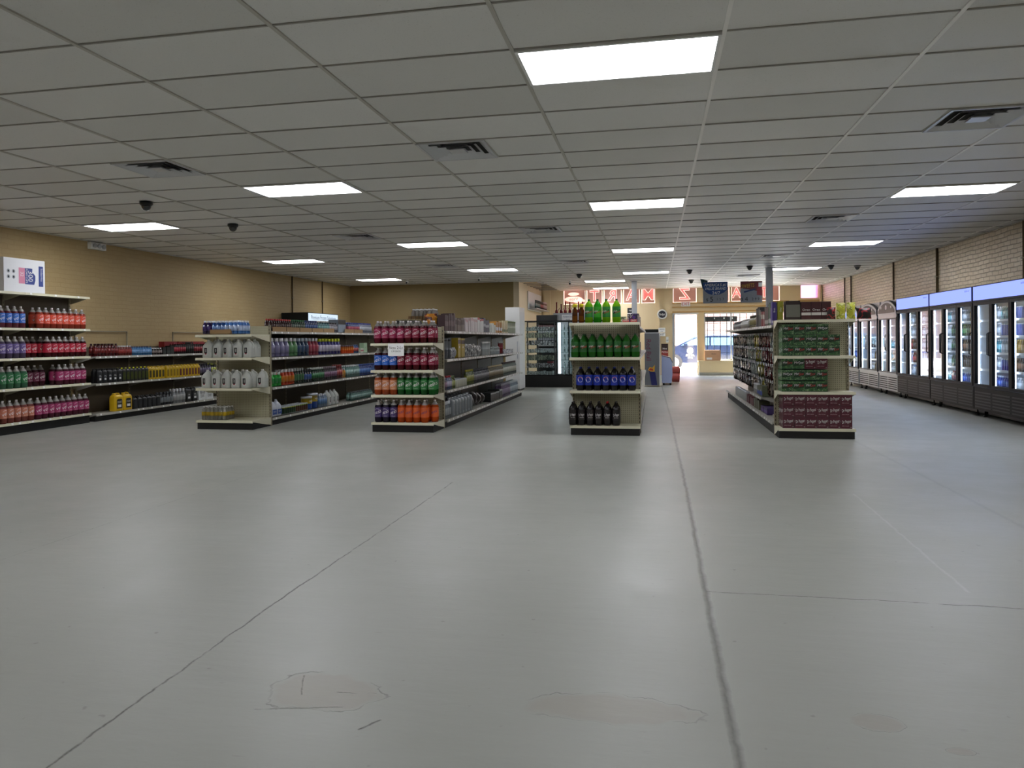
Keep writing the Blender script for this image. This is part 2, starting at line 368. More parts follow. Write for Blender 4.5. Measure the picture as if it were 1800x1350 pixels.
for ix in range(-6, 9):
    for iy in range(-13, 37):
        x, y = tl(ix, iy); x1, y1 = x+1.22, y+.61
        if x1 < XL or x > XR or y > YF: continue
        if x < -3.93 and y > YB: continue
        x, x1, y1 = max(x, XL), min(x1, XR), min(y1, YF)
        if (ix, iy) in LT: continue
        half = [h for (a, b, h) in VT if (a, b) == (ix, iy)]
        if half:
            xm = x+.61
            if half[0] == 0: x = xm
            else: x1 = xm
        sag = rr.uniform(.006, .018) if ix >= 2 else rr.uniform(0, .006); tilt = rr.uniform(-.002, .002)
        base = len(tiles.v); n = 4
        for j in range(n+1):
            for i in range(n+1):
                u, v = i/n, j/n
                tiles.v.append((x+(x1-x)*u, y+(y1-y)*v, H+.007-sag*4*v*(1-v)*(1-.4*(2*u-1)**2)+tilt*(v-.5)))
        for j in range(n):
            for i in range(n):
                a = base+j*(n+1)+i; tiles.face((a, a+n+1, a+n+2, a+1), M_tile, True)
struct(tiles, 'ceiling')
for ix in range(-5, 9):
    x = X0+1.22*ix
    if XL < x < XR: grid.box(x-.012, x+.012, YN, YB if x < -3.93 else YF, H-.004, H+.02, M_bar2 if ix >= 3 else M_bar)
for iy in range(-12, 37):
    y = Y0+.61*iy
    if YN < y < YF: grid.box(XL if y < YB else -3.93, XR, y-.006, y+.006, H-.001, H+.02, M_barx)  # cross tees coloured darker to stand for the shadow gap along them
for a, b, h in VT:
    x, y = tl(a, b); grid.box(x+.61-.008, x+.61+.008, y, y+.61, H-.003, H+.02, M_bar)
for xa, xb, ya, yb in ((XL-.02, XL+.022, YN, YB), (XR-.022, XR+.02, YN, YF)): grid.box(xa, xb, ya, yb, H-.012, H+.02, M_bar)
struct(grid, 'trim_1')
mb = MB(); mb.box(XL-.3, XR+.3, YN-.3, YF+.02, H+.25, H+.35, M_tile); struct(mb, 'roof_slab')
mb = MB(); mb.box(XL-.2, XL, YN, YB+.2, 0, H+.3, M_wleft); struct(mb, 'wall_left')
mb = MB(); mb.box(XR, XR+.2, YN, YF+.2, 0, H+.3, M_wright); struct(mb, 'wall_right')
mb = MB(); mb.box(XL-.2, XR+.2, YN-.2, YN, 0, H+.3, M_wplain); struct(mb, 'wall_back')
mb = MB(); mb.box(XL, -3.95, YB, YB+.15, 0, H+.3, M_wplain); struct(mb, 'wall_alcove')
mb = MB(); mb.box(-4.1, -3.93, YB-.001, YF, 0, H+.3, M_counterwall); struct(mb, 'wall_counter')
# front wall with openings : pieces of one wall
fw = MB(); Y1 = YF+.22
def fwbox(x0, x1, z0, z1, m=None): fw.box(x0, x1, YF, Y1, z0, z1, m or M_front)
OP = [(-3.15, -2.38), (-2.34, -1.79), (-1.74, -1.12), (-1.06, -.50), (-.44, .02), (.63, 1.42), (1.66, 2.50), (2.56, 3.20), (3.26, 4.12), (4.78, 5.33)]
xs = -3.95
for a, b in OP: fwbox(xs, a, 2.49, H+.3); xs = b
fwbox(xs, XR, 2.49, H+.3); fwbox(4.78, 5.33, 2.49, 2.56)
fwbox(-3.95, .66, 0, 2.49); fwbox(.66, 1.44, 2.09, 2.49); fwbox(1.44, 1.66, 0, 2.49)
fwbox(1.66, 4.4, 2.13, 2.49); fwbox(1.66, 4.4, 0, .50); fwbox(4.4, XR, 0, 2.49)
for x in (-3.72, .12, 5.36): fw.box(x-.12 if x < 0 else x, x+.12 if x < 0 else x+.06, YF-.1, YF, 0, H, M_front)
struct(fw, 'wall_front')
tr = MB()
for z in (2.44, 2.30, 2.14): tr.box(.6, 4.4, YF-.035, YF, z, z+.05, M_frontdark)
tr.box(4.7, 5.36, YF-.04, YF, 2.44, 2.50, M_frontdark); tr.box(4.74, 5.33, YF-.03, YF, 2.15, 2.19, M_frontdark)
tr.box(1.44, 4.4, YF-.3, YF, .44, .50, M_front); tr.box(1.46, 4.4, YF-.27, YF, .1, .44, M_front); tr.box(1.46, 4.4, YF-.275, YF, 0, .1, M_grey)
tr.box(1.42, 1.47, YF-.05, YF, 0, 2.1, M_front); tr.box(.62, .68, YF-.05, YF, 0, 2.12, M_frontdark); tr.box(.62, 1.47, YF-.05, YF, 2.07, 2.13, M_white)
struct(tr, 'trim_2')
# transom panes with the back-lit mirrored letters seen from behind
M_pane = mat('sign_panel', 'a8887c', .4, transl=.3); M_letter = mat('red_letter_film', 'e8706a', .4, emis='ff7a74', es=.32); M_edge = mat('letter_outline', 'ffe6d6', .4, emis='ffe8da', es=.6)  # emission on letters and outlines stands in for daylight behind them
M_pink = mat('pink_film', 'd8b8d4', .3, transl=.5); M_pneon = mat('pink_sign', 'f0b0a4', .4, emis='ffb8a8', es=.6)
txts = ['', 'T', 'R', 'A', 'M', 'Z', 'EE', 'AT', 'TI', '']
for i, (a, b) in enumerate(OP):
    p = MB(); z0 = 2.56 if i == 9 else 2.49
    p.box(a, b, YF+.10, YF+.115, z0, H+.28, M_pink if i == 9 else M_pane)
    y = YF+.096; e = .022
    if i != 9:
        for q in ((a, a+e, z0, H), (b-e, b, z0, H), (a, b, z0, z0+e)): p.box(q[0], q[1], y-.004, y+.003, q[2], q[3], M_edge)
    if txts[i]:
        wd = (b-a)*.72
        if i in (7, 8): wd = (b-a)*.8
        k = 1 if i < 6 else .9
        p.text(txts[i], .52*k, flat(y, (a+b)/2, 2.77), M_edge, mirror=(txts[i] in 'RZ'), off=.034)
        p.text(txts[i], .52*k, flat(y-.006, (a+b)/2, 2.77), M_letter, mirror=(txts[i] in 'RZ'), off=.012)
    if i == 0:
        p.lathe([(0, 0), (.001, 0)], 3, M_pneon)
        for (cx, cz, rx, rz) in ((-2.8, 2.68, .32, .10), (-2.62, 2.62, .22, .08), (-2.8, 2.86, .2, .06)):
            p.quad([(cx+rx*math.cos(t*PI/10), y, cz+rz*math.sin(t*PI/10)) for t in range(20)], M_pneon)
        p.text('Vape', .16, flat(y-.005, -2.8, 2.68), M_letter, mirror=True)
    struct(p, 'window_%d' % (i+1))
# shop window with frame, panes and security bars
wmb = MB(); wmb.box(1.66, 4.4, YF+.12, YF+.13, .5, 2.13, M_glass)
for x in (1.66, 2.53, 3.46, 4.36): wmb.box(x, x+.04, YF+.09, YF+.15, .5, 2.13, M_alu)
for z in (.5, 2.09): wmb.box(1.66, 4.4, YF+.09, YF+.15, z, z+.04, M_alu)
struct(wmb, 'window_11')
bars = thing('security_bars', 'black iron security bars across the shop window beside the open door', 'security bars', (0, 0, 0))
b_ = MB()
x = 1.78
while x < 4.35: b_.box(x-.009, x+.009, YF+.245, YF+.263, .45, 2.18, M_blackm); x += .215
b_.build('upright_bars', bars)
b_ = MB()
for z in (.75, 1.28, 1.52, 1.76, 1.95): b_.box(1.66, 4.4, YF+.235, YF+.25, z, z+.012, M_blackm)
b_.build('cross_bars', bars)
# open door leaf (swung inwards, seen edge-on)
d = MB(); dx = .60
d.box(dx, dx+.045, YF-.92, YF-.86, .03, 2.07, M_alu); d.box(dx, dx+.045, YF-.10, YF-.04, .03, 2.07, M_alu)
for z in (.03, 1.0, 1.99): d.box(dx, dx+.045, YF-.86, YF-.10, z, z+.1, M_alu)
d.box(dx+.018, dx+.026, YF-.86, YF-.10, .1, 2.0, M_glass); d.tube([(dx+.05, YF-.8, 1.0), (dx+.09, YF-.8, 1.0), (dx+.09, YF-.2, 1.0), (dx+.05, YF-.2, 1.0)], .014, M_chrome)
struct(d, 'door_1')
# wall pipes
for i, (x, y, m) in enumerate(((XL, 17.49, M_post), (XL, 19.24, M_post), (XR, 22.6, M_frontdark), (XR, 21.9, M_frontdark), (XR, 18.2, M_frontdark), (XR, 15.55, M_slot), (XR, 12.15, M_slot))):
    sgn = 1 if x < 0 else -1
    p = MB(); p.tube([(x+sgn*.02, y, .02), (x+sgn*.02, y, H-.01)], .017 if i != 5 else .024, mat('conduit_tan', '5a4a30', .5), 8)
    for z in (.6, 1.5, 2.4): p.box(x+sgn*.001 if sgn > 0 else x-.05, x+.05 if sgn > 0 else x-.001, y-.03, y+.03, z, z+.02, M_post)
    thing('wall_conduit', ['dark pipe on the left wall above the freezer sign', 'dark pipe on the left wall nearest its far corner', 'thin tan pipe on the right wall nearest the shop front', 'thin tan pipe on the right wall second from the shop front', 'dark pipe on the right brick wall above the silver coolers', 'thick dark pipe on the brick wall above the black coolers', 'dark pipe on the brick wall at the right edge of the photo'][i], 'pipe', group='conduits on the walls', me=p.mesh('conduit'))

# ------------------------------------------------------------------ ceiling fixtures
M_diff = emit('troffer_diffuser', 'f7f9ff', LAMP)
nt = M_diff.node_tree; e = [n for n in nt.nodes if n.type == 'EMISSION'][0]
tc = N(nt, 'ShaderNodeTexCoord'); sx = N(nt, 'ShaderNodeSeparateXYZ'); nt.links.new(tc.outputs['Object'], sx.inputs[0])
wv = math_(nt, 'SINE', math_(nt, 'MULTIPLY', sx.outputs[1], 34)); st = math_(nt, 'ADD', LAMP, math_(nt, 'MULTIPLY', wv, LAMP*.1)); nt.links.new(st, e.inputs[1])
def troffer_meshes():
    f = MB()
    f.box(-.598, .598, -.295, -.275, -.012, .03, M_white); f.box(-.598, .598, .275, .295, -.012, .03, M_white)
    f.box(-.598, -.578, -.275, .275, -.012, .03, M_white); f.box(.578, .598, -.275, .275, -.012, .03, M_white)
    d = MB(); d.box(-.578, .578, -.275, .275, -.004, .004, M_diff)
    hs = MB(); hs.box(-.59, .59, -.287, .287, .03, .13, M_white)
    return f.mesh('frame'), d.mesh('diffuser'), hs.mesh('housing')
tm = troffer_meshes()
where = {(2, 1): 'large near panel overhead, right of centre', (2, 9): 'second panel of the central row', (2, 17): 'third panel of the central row', (2, 25): 'fourth panel of the central row',
 (-1, 6): 'nearest panel of the left-centre row', (-1, 14): 'middle panel of the left-centre row', (-1, 22): 'farthest panel of the left-centre row',
 (-4, 9): 'nearest panel beside the left wall', (-4, 17): 'middle panel beside the left wall', (-4, 25): 'farthest panel beside the left wall',
 (5, 9): 'nearest panel of the right row by the coolers', (5, 17): 'middle panel of the right row by the coolers', (5, 25): 'farthest panel of the right row by the column', (1, 29): 'small far panel above the green soda endcap',
 (1, 34): 'last narrow one before the mirrored sign letters', (2, -7): 'unseen panel behind the camera, centre', (-1, -2): 'unseen panel above the camera, left of centre', (-4, 1): 'unseen panel near the camera by left wall', (5, 1): 'unseen panel near the camera by coolers', (-4, -7): 'unseen panel behind the camera, left', (5, -7): 'unseen panel behind the camera, right'}
for a, b in LT:
    x, y = tl(a, b)
    t = thing('ceiling_light', 'lit fluorescent ceiling light, '+where[(a, b)], 'ceiling light', (x+.61, y+.305, H), 0, 'fluorescent ceiling panels')
    for nm, me in zip(('frame', 'diffuser', 'housing'), tm): link(me, nm, t)
def vent_meshes():
    f = MB(); m1 = mat('vent_metal', 'c9cacd', .35, .2); m2 = mat('vent_dust', '3a3936', .9)
    f.box(-.297, .297, -.297, .297, .02, .03, m2)
    for k in (0, 1, 2, 3):
        r = .285-.065*k; w_ = .05
        z0, z1 = -.01+.0*k, .02
        for s in (-1, 1):
            a = (r, s*r, z0); 
            f.quad([(-r, s*r, z0), (r, s*r, z0), (r-w_, s*(r-w_), z1), (-(r-w_), s*(r-w_), z1)], m1)
            f.quad([(s*r, -r, z0), (s*r, r, z0), (s*(r-w_), r-w_, z1), (s*(r-w_), -(r-w_), z1)], m1)
    f.box(-.07, .07, -.07, .07, -.012, -.004, m1)
    g = MB()
    for s in (-1, 1): g.box(-.302, .302, s*.295-.01, s*.295+.01, -.012, .004, m1); g.box(s*.295-.01, s*.295+.01, -.302, .302, -.012, .004, m1)
    return f.mesh('louvres'), g.mesh('frame')
vm = vent_meshes()
vw = ['nearest one above the soda endcaps', 'dusty one near the left cameras', 'large one at the upper right with bluish shine', 'middle one of the centre aisle', 'middle one above the right-hand aisle', 'far one above the right-hand aisle', 'far one of the centre aisle', 'second along the left rows', 'third along the left rows, darkest', 'last one above right-hand aisle near the banners']
for i, (a, b, h) in enumerate(VT):
    x, y = tl(a, b); x += .305 if h == 0 else .915
    t = thing('ceiling_vent', 'square metal air vent in the ceiling, '+vw[i], 'air vent', (x, y+.305, H), 0, 'air vents in the ceiling')
    for nm, me in zip(('louvres', 'frame'), vm): link(me, nm, t)
# domes and small cameras under the ceiling
M_dome = mat('dome_black', '0c0c0e', .08, coat=1); M_dgrey = mat('dome_grey', '77787a', .4)
def dome_kind(ring, ball):
    a = MB(); a.lathe([(.075, 0), (.075, -.03), (.062, -.045)], 20, ring)
    b = MB(); b.lathe([(.058, -.04), (.056, -.06), (.046, -.085), (.028, -.103), (.003, -.11)], 20, ball)
    return (('base', a.mesh('base')), ('dome', b.mesh('dome')))
dk = dome_kind(M_black, M_dome); dg = dome_kind(M_dgrey, mat('dome_smoke', '4a4a4c', .15, coat=1))
for (x, y, k, l) in ((-6.06, 7.85, dk, 'left of the big lit panels, nearest the photographer'), (-6.0, 9.61, dk, 'above the left shelves, second nearest'),
    (-1.94, 19.2, dk, 'above green soda endcap, left of pillar'), (.87, 18.77, dk, 'left of the hanging banners'), (2.24, 18.16, dk, 'right above the hanging banners'),
    (4.16, 18.6, dk, 'left of the pair above the coolers'), (4.8, 18.8, dg, 'right of the pair above the coolers'), (1.07, 22.06, dg, 'small grey, farthest, before the letters')):
    t = thing('dome_camera', 'round security camera on ceiling, '+l, 'security camera', (x, y, H), 0, 'dome cameras on the ceiling')
    for nm, me in k: link(me, nm, t)
def bullet():
    a = MB(); a.lathe([(.045, 0), (.045, -.012)], 14, M_white); a.tube([(0, 0, -.01), (0, 0, -.07)], .014, M_white)
    b = MB(); b.tube([(0, .05, -.07), (0, -.07, -.105)], .032, M_white, 12)
    c = MB(); c.tube([(0, -.068, -.104), (0, -.075, -.1065)], .026, M_dome, 12)
    return (('bracket', a.mesh('bracket')), ('housing', b.mesh('housing')), ('lens', c.mesh('lens')))
bk = bullet()
for (x, y, l) in ((-6.75, 19.35, 'by the far left light panel'), (-4.6, 19.0, 'above the middle shelves'), (-2.4, 21.1, 'above the glass display counter')):
    t = thing('bullet_camera', 'small white turret security camera under the ceiling, '+l, 'security camera', (x, y, H), 0, 'white turret cameras')
    for nm, me in bk: link(me, nm, t)
t = thing('emergency_light', 'white emergency light box high on the left wall', 'emergency light', (XL, 10.72, 2.90))
a = MB(); a.box(0, .07, -.17, .17, -.055, .055, M_white); a.build('housing', t)
for yy in (-.10, 0, .10):
    a = MB(); a.lathe([(.035, 0), (.04, .02), (.03, .035)], 12, M_alu); o = a.build('lamp_head', t); o.location = (.07, yy, 0); o.rotation_euler = (0, PI/2, 0)
# steel columns
for (x, y, l) in ((2.77, 18.75, 'behind the twelve-pack aisle beside the banners'), (-.58, 21.8, 'in front of the mirrored sign letters')):
    t = thing('column', 'square pale painted steel column '+l, 'column', (x, y, 0), 0, 'steel columns')
    a = MB(); a.box(-.075, .075, -.075, .075, .012, H-.016, M_colw); a.build('shaft', t)
    a = MB(); a.box(-.12, .12, -.12, .12, 0, .012, M_colw); a.box(-.12, .12, -.12, .12, H-.016, H-.002, M_colw); a.build('plates', t)

# ------------------------------------------------------------------ shelving
def deck(mb, L, D, m, tag=0, seed=0, lip=.032, thick=.006):
    """a shelf: x along the length 0..L, y=0 front .. D back, z=0 top"""
    mb.box(0, L, .012, D, -.02, 0, m)
    mb.prism([(-.004, -lip), (.010, -lip), (.013, .003), (.003, .003)], 0, L, m, axis='x')
    for x in (0, L):
        mb.prism([(.02, -.02), (D, -.02), (D, -.11), (D*.75, -.09)], x-.0015 if x else 0, x if x else .0015, m, axis='x')
    r = random.Random(seed); x = .08
    while tag and x < L-.08:
        mb.prism([(-.0055, -lip+.006), (-.003, -lip+.006), (.003, .002), (.0015, .002)], x, x+.035, M_tag, axis='x'); x += r.choice((.12, .2, .31, .44))/tag
def endcap(label, x0, x1, y, levels, ztop, pegm, depth=.48, skew_first=0, upright=M_post):
    """end shelving unit facing -Y at the head of a gondola run"""
    t = thing('endcap_shelf', label, 'shelving unit', (x0, y, 0)); L = x1-x0
    a = MB(); a.box(.01, L-.01, .02, depth-.03, 0, levels[0]-.03, M_kick); a.build('kick_plate', t, label='black kick plate')
    a = MB(); a.box(.02, L-.02, depth-.035, depth-.02, levels[0]-.03, ztop, pegm); a.build('pegboard', t)
    for sx_ in (0, L-.03):
        a = MB(); a.box(sx_, sx_+.03, depth-.045, depth-.012, 0, ztop+.01, upright)
        for k in range(int(ztop/.05)): a.box(sx_+.011, sx_+.019, depth-.0465, depth-.044, .03+.05*k, .055+.05*k, M_slot)
        a.build('upright', t)
    for i, z in enumerate(levels):
        D = depth-.05 if i == 0 else depth-.06
        a = MB(); deck(a, L, D, M_cream, 0, i); o = a.build('shelf', t); o.location = (0, 0, z)
    return t
Tn = endcap
endcap('cream endcap shelf holding water jugs and a blue drink tray', -6.56, -5.66, 9.5, (.128, .592, 1.035, 1.37), 1.5, M_pegc, .56)
endcap('cream endcap shelf of two-litre sodas with a paper price sign', -3.86, -2.96, 9.5, (.131, .511, .851, 1.222), 1.45, M_pegc, .56)
endcap('cream endcap shelf of green and blue sodas, nearest the middle', -1.10, -.19, 9.5, (.125, .58, 1.013, 1.467), 1.46, M_pegc, .40)
endcap('cream endcap shelf stacked with green and maroon twelve-packs', 1.50, 2.40, 9.5, (.124, .576, 1.02, 1.468), 1.46, M_pegc, .36)
def gondola(label, x0, x1, y0, n, levels, ztop, panel, shelfm, both=(1, 1), tags=1, seclen=1.22, wall=None):
    """double-sided run along Y ; wall=+1: single-sided against the left wall, facing +X"""
    t = thing('gondola_shelving' if wall is None else 'wall_shelving', label, 'shelving unit', ((x0+x1)/2, y0, 0)); hw = (x1-x0)/2; L = n*seclen
    a = MB(); a.box(-hw+.03, hw-.03, .01, L-.01, 0, levels[0]-.03, M_kick if shelfm is not M_grey or 1 else M_grey); a.build('kick_plate', t)
    px = 0 if wall is None else -hw+.02
    for k in range(n):
        a = MB(); a.box(px-.012, px+.012, k*seclen+.015, (k+1)*seclen-.015, levels[0]-.02, ztop, panel); a.build('back_panel', t)
    for k in range(n+1):
        yy = min(max(k*seclen, .016), L-.016); a = MB(); a.box(px-.02, px+.02, yy-.015, yy+.015, 0, ztop+.02, M_post)
        for s in ((-1, 1) if wall is None else (1,)):
            for q in range(int(ztop/.06)): a.box(px+s*.02-.0015, px+s*.02+.0015, yy-.004, yy+.004, .05+.06*q, .08+.06*q, M_slot)
        a.build('upright', t)
    for s in ((1, -1) if wall is None else (1,)):
        if wall is None and not both[0 if s == 1 else 1]: continue
        for k in range(n):
            for i, z in enumerate(levels):
                a = MB(); D = hw-.02 if wall is None else 2*hw-.045
                deck(a, seclen-.006, D, shelfm, tags, k*7+i)
                o = a.build('shelf', t); o.rotation_euler = (0, 0, PI/2 if s == 1 else -PI/2)
                o.location = (s*hw, k*seclen+.003 if s == 1 else (k+1)*seclen-.003, z)
    return t
G_E1 = gondola('long aisle shelving behind the water-jug endcap', -6.58, -5.66, 10.07, 5, (.11, .57, 1.02, 1.415), 1.5, M_pegd, M_grey)
G_E2 = gondola('long aisle shelving behind the paper-sign soda endcap', -3.85, -2.93, 10.07, 5, (.11, .53, .98, 1.39), 1.47, M_pegg, M_grey, tags=2)
G_E3 = gondola('aisle shelving behind the green soda endcap', -1.10, -.19, 9.91, 5, (.125, .58, 1.013, 1.42), 1.47, M_pegg, M_grey)
G_E4 = gondola('long aisle shelving of hanging snack bags behind the twelve-packs', 1.48, 2.40, 9.87, 5, (.16, 1.41), 1.46, M_pegd, M_grey, tags=2)
G_T = gondola('tall wall shelving with coloured sodas, far left', -9.24, -8.83, 7.66, 2, (.155, .635, 1.06, 1.49, 2.0), 2.0, M_pegd, M_cream, wall=1)
G_L = gondola('lower wall shelving with oils and drinks beside the tall unit', -9.24, -8.83, 10.2, 5, (.12, .61, 1.05), 1.2, M_pegd, M_grey, wall=1)
# open back frames above two sections of the lower wall unit
for k, (y0, y1) in enumerate(((10.2, 11.42), (12.64, 13.86))):
    a = MB()
    a.tube([(0, .02, 1.2), (0, .02, .02+1.45)], .012, M_post); a.tube([(0, y1-y0-.02, 1.2), (0, y1-y0-.02, 1.47)], .012, M_post); a.tube([(0, .02, 1.47), (0, y1-y0-.02, 1.47)], .01, M_post)
    o = a.build('top_rail', G_L); o.location = (-.19, y0-10.2, 0)
# white post guards at the ends of runs
# ------------------------------------------------------------------ product kinds : lists of (part name, mesh); one entry = one mesh
def col(c, rough=.35, coat=0): return mat('paint_'+c, c, rough, coat=coat)
def liq(c, tr=.35): return mat('drink_'+c, c, .16, spec=.4, transl=tr, coat=.1)
SODA = [(.018, .004), (.046, 0), (.053, .02), (.0545, .045), (.0545, .195), (.0525, .213), (.044, .238), (.030, .262), (.0165, .28), (.0135, .289)]
def soda(liquid, label, cap, kind='vess', tr=.35, ink=None, fill=5):
    clear = M_clear if fill < 7 else liq(liquid, tr)
    L = liq(liquid, tr)
    a = MB(); a.lathe(SODA, 14, L, mf=lambda j: L if j < fill+1 else clear)
    b = MB(); z0, z1 = (.07, .205); lm = mat('wrap_'+label, label, .3, coat=.3)
    b.lathe([(.0552, z0), (.0552, z1)], 18, lm, caps=False); W = ink or mat('label_white', 'ece6ea', .4)
    if kind == 'vess':
        f = cyl(.0565, .14); b.text('vess', .072, f, W, rot=.35, shear=.3); b.text('naturally flavored', .012, cyl(.0565, .088), W, maxw=.07)
        pts = [(.042*math.cos(t), .032*math.sin(t)+.012) for t in [k*PI/8 for k in range(-1, 8)]]
        for (u0, v0), (u1, v1) in zip(pts, pts[1:]): b.quad([f(u0, v0), f(u1, v1), f(u1, v1+.004), f(u0, v0+.004)], W)
    elif kind == 'dew':
        f = cyl(.0565, .14); b.quad([f(u, v) for u, v in ((-.045, -.028), (-.02, -.022), (.01, -.012), (.045, .0), (.045, .034), (.01, .024), (-.02, .014), (-.045, .008))], mat('dew_dark', '12341c', .4))
        f = cyl(.0575, .14); b.text('Mtn', .036, lambda u, v: f(u-.018, v+.004), W, rot=.3, shear=.2); b.text('Dew', .040, lambda u, v: f(u+.016, v-.004), mat('dew_red', 'c8283a', .4), rot=.3, shear=.2)
    elif kind == 'pepsi':
        f = cyl(.0565, .145); n = 16
        b.quad([f(.036*math.cos(2*PI*k/n), .036*math.sin(2*PI*k/n)) for k in range(n)], W)
        f2 = cyl(.0572, .145)
        for s, c in ((1, 'c8202c'), (-1, '1a48c0')):
            b.quad([f2(.031*math.cos(s*k*PI/8), .031*math.sin(s*k*PI/8)+s*.001 if 0 < k < 8 else s*.010) for k in range(9)], col(c))
        b.text('PEPSI', .017, cyl(.058, .145), M_ink)
        for a0 in (PI*.5, -PI*.5): b.text('PEPSI', .05, cyl(.0565, .138, a0), W, rot=PI/2, maxw=.11)
    elif kind == 'drp':
        f = cyl(.0565, .14); b.text('Dr Pepper', .04, f, W, maxw=.085, rot=.15, shear=.2, sy=1.2); b.text('ZERO SUGAR', .014, cyl(.0565, .103), W, maxw=.06)
    elif kind == 'orange':
        f = cyl(.0565, .14); b.text('vess', .062, f, mat('label_navy', '2c2a66', .4), rot=.35, shear=.3)
    c = MB(); cm = mat('cap_'+cap, cap, .3); c.lathe([(.0155, .287), (.0155, .304), (.0135, .307)], 12, cm)
    return [('bottle', a.mesh('bottle')), ('wrap_label', b.mesh('wrap_label')), ('cap', c.mesh('cap'))]
def small(h, r, body, label, cap, shape='round', top=None, txt=None):
    """a small bottle, one mesh: body, label, cap"""
    a = MB(); B = liq(body, .15) if not isinstance(body, bpy.types.Material) else body; Lm = mat('wrap_'+label, label, .35) if isinstance(label, str) else label; C = mat('cap_'+cap, cap, .35)
    if shape == 'round':
        a.lathe([(r*.9, 0), (r, h*.04), (r, h*.22), (r*1.01, h*.22), (r*1.01, h*.62), (r, h*.62), (r*.95, h*.70), (r*.55, h*.83), (r*.42, h*.87), (r*.48, h*.88), (r*.48, h*.99), (r*.4, h)], 10, B,
                mf=lambda j: B if j < 3 or j in (4, 5, 6, 7) else (Lm if j == 3 else C))
    elif shape == 'flask':
        a.loft([(0, r, r*.6, 3), (h*.03, r, r*.62, 3), (h*.2, r, r*.62, 3), (h*.2, r*1.01, r*.64, 3), (h*.6, r*1.0, r*.64, 3), (h*.62, r*.96, r*.6, 3), (h*.78, r*.62, r*.46, 2.4), (h*.82, r*.5, r*.42, 2), (h*.83, r*.56, r*.5, 2), (h*.98, r*.5, r*.46, 2), (h, r*.4, r*.4, 2)], 12, B,
               mf=lambda j: Lm if j == 3 else (C if j >= 7 else B))
    elif shape == 'can':
        a.lathe([(r*.86, 0), (r, h*.05), (r, h*.9), (r*.86, h*.97), (r*.84, h)], 12, Lm, mf=lambda j: Lm if j in (0, 1) else M_alu)
    elif shape == 'canister':
        a.lathe([(r*.97, 0), (r, h*.02), (r, h*.45), (r, h*.46), (r, h*.86), (r*1.03, h*.86), (r*1.03, h), ], 16, B, mf=lambda j: B if j < 2 else (Lm if j in (2, 3) else C))
    elif shape == 'spray':
        a.loft([(0, r, r*.7, 3), (h*.2, r, r*.7, 3), (h*.2, r*1.02, r*.72, 3), (h*.5, r*.95, r*.7, 3), (h*.5, r*.9, r*.68, 2.5), (h*.68, r*.35, r*.35, 2), (h*.8, r*.33, r*.33, 2)], 10, B, mf=lambda j: Lm if j == 2 else B)
        a.box(-r*.6, r*.7, -r*.3, r*.3, h*.8, h*.92, C); a.box(-r*.9, -r*.6, -r*.12, r*.12, h*.84, h*.9, C); a.box(-r*.4, -r*.25, -r*.1, r*.1, h*.66, h*.82, C)
    if txt:
        if shape in ('round', 'can', 'canister'): a.text(txt[0], txt[1], cyl(r*1.03, h*txt[2]), mat('ink_'+txt[3], txt[3], .5), maxw=r*1.7, rot=txt[4] if len(txt) > 4 else 0)
        else: a.text(txt[0], txt[1], flat(-r*.68, 0, h*txt[2]), mat('ink_'+txt[3], txt[3], .5), maxw=r*1.5, rot=txt[4] if len(txt) > 4 else 0)
    return [('bottle', a.mesh('bottle'))]
def gallon(body=None, cap='e4e4e2', h=.265, w_=.073, lab=None, tx='water', band=None):
    B = body or M_hdpe; a = MB()
    a.loft([(0, w_*.94, w_*.94, 4), (.012, w_, w_, 4), (h*.55, w_, w_, 4), (h*.64, w_*.96, w_*.96, 3.4), (h*.78, w_*.68, w_*.72, 2.6), (h*.89, w_*.33, w_*.33, 2), (h*.93, w_*.26, w_*.26, 2)], 16, B)
    a.tube([(w_*.96, 0, h*.50), (w_*1.06, 0, h*.62), (w_*.9, 0, h*.78), (w_*.55, 0, h*.87), (w_*.25, 0, h*.9)], .011, B, 6)
    c = MB(); c.lathe([(.020, h*.92), (.020, h*.99), (.017, h)], 12, mat('cap_'+cap, cap, .35))
    l = MB(); y = -w_*1.012
    if band:
        l.quad([(-w_*.9, y, h*.12), (w_*.9, y, h*.12), (w_*.9, y, h*.42), (-w_*.9, y, h*.42)], col(band[0])); l.quad([(w_*1.012, -w_*.9, h*.12), (w_*1.012, w_*.9, h*.12), (w_*1.012, w_*.9, h*.42), (w_*1.012, -w_*.9, h*.42)], col(band[0]))
        l.text(band[1], .03, flat(y-.001, 0, h*.29), M_tag, maxw=w_*1.5)
    else:
        l.quad([(-.03, y, h*.14), (.018, y, h*.14), (.018, y, h*.55), (-.03, y, h*.55)], M_tag)
        l.quad([(-.028, y-.0006, h*.24), (.016, y-.0006, h*.24), (.016, y-.0006, h*.54), (-.028, y-.0006, h*.54)], M_ink)
        l.text(tx, .034, flat(y-.0012, -.006, h*.40), M_tag, maxw=.05, rot=PI/2); l.quad([(-.02, y-.0006, h*.18), (.01, y-.0006, h*.18), (.01, y-.0006, h*.24), (-.02, y-.0006, h*.24)], col('8a3040'))
    return [('jug', a.mesh('jug')), ('label', l.mesh('label')), ('cap', c.mesh('cap'))]
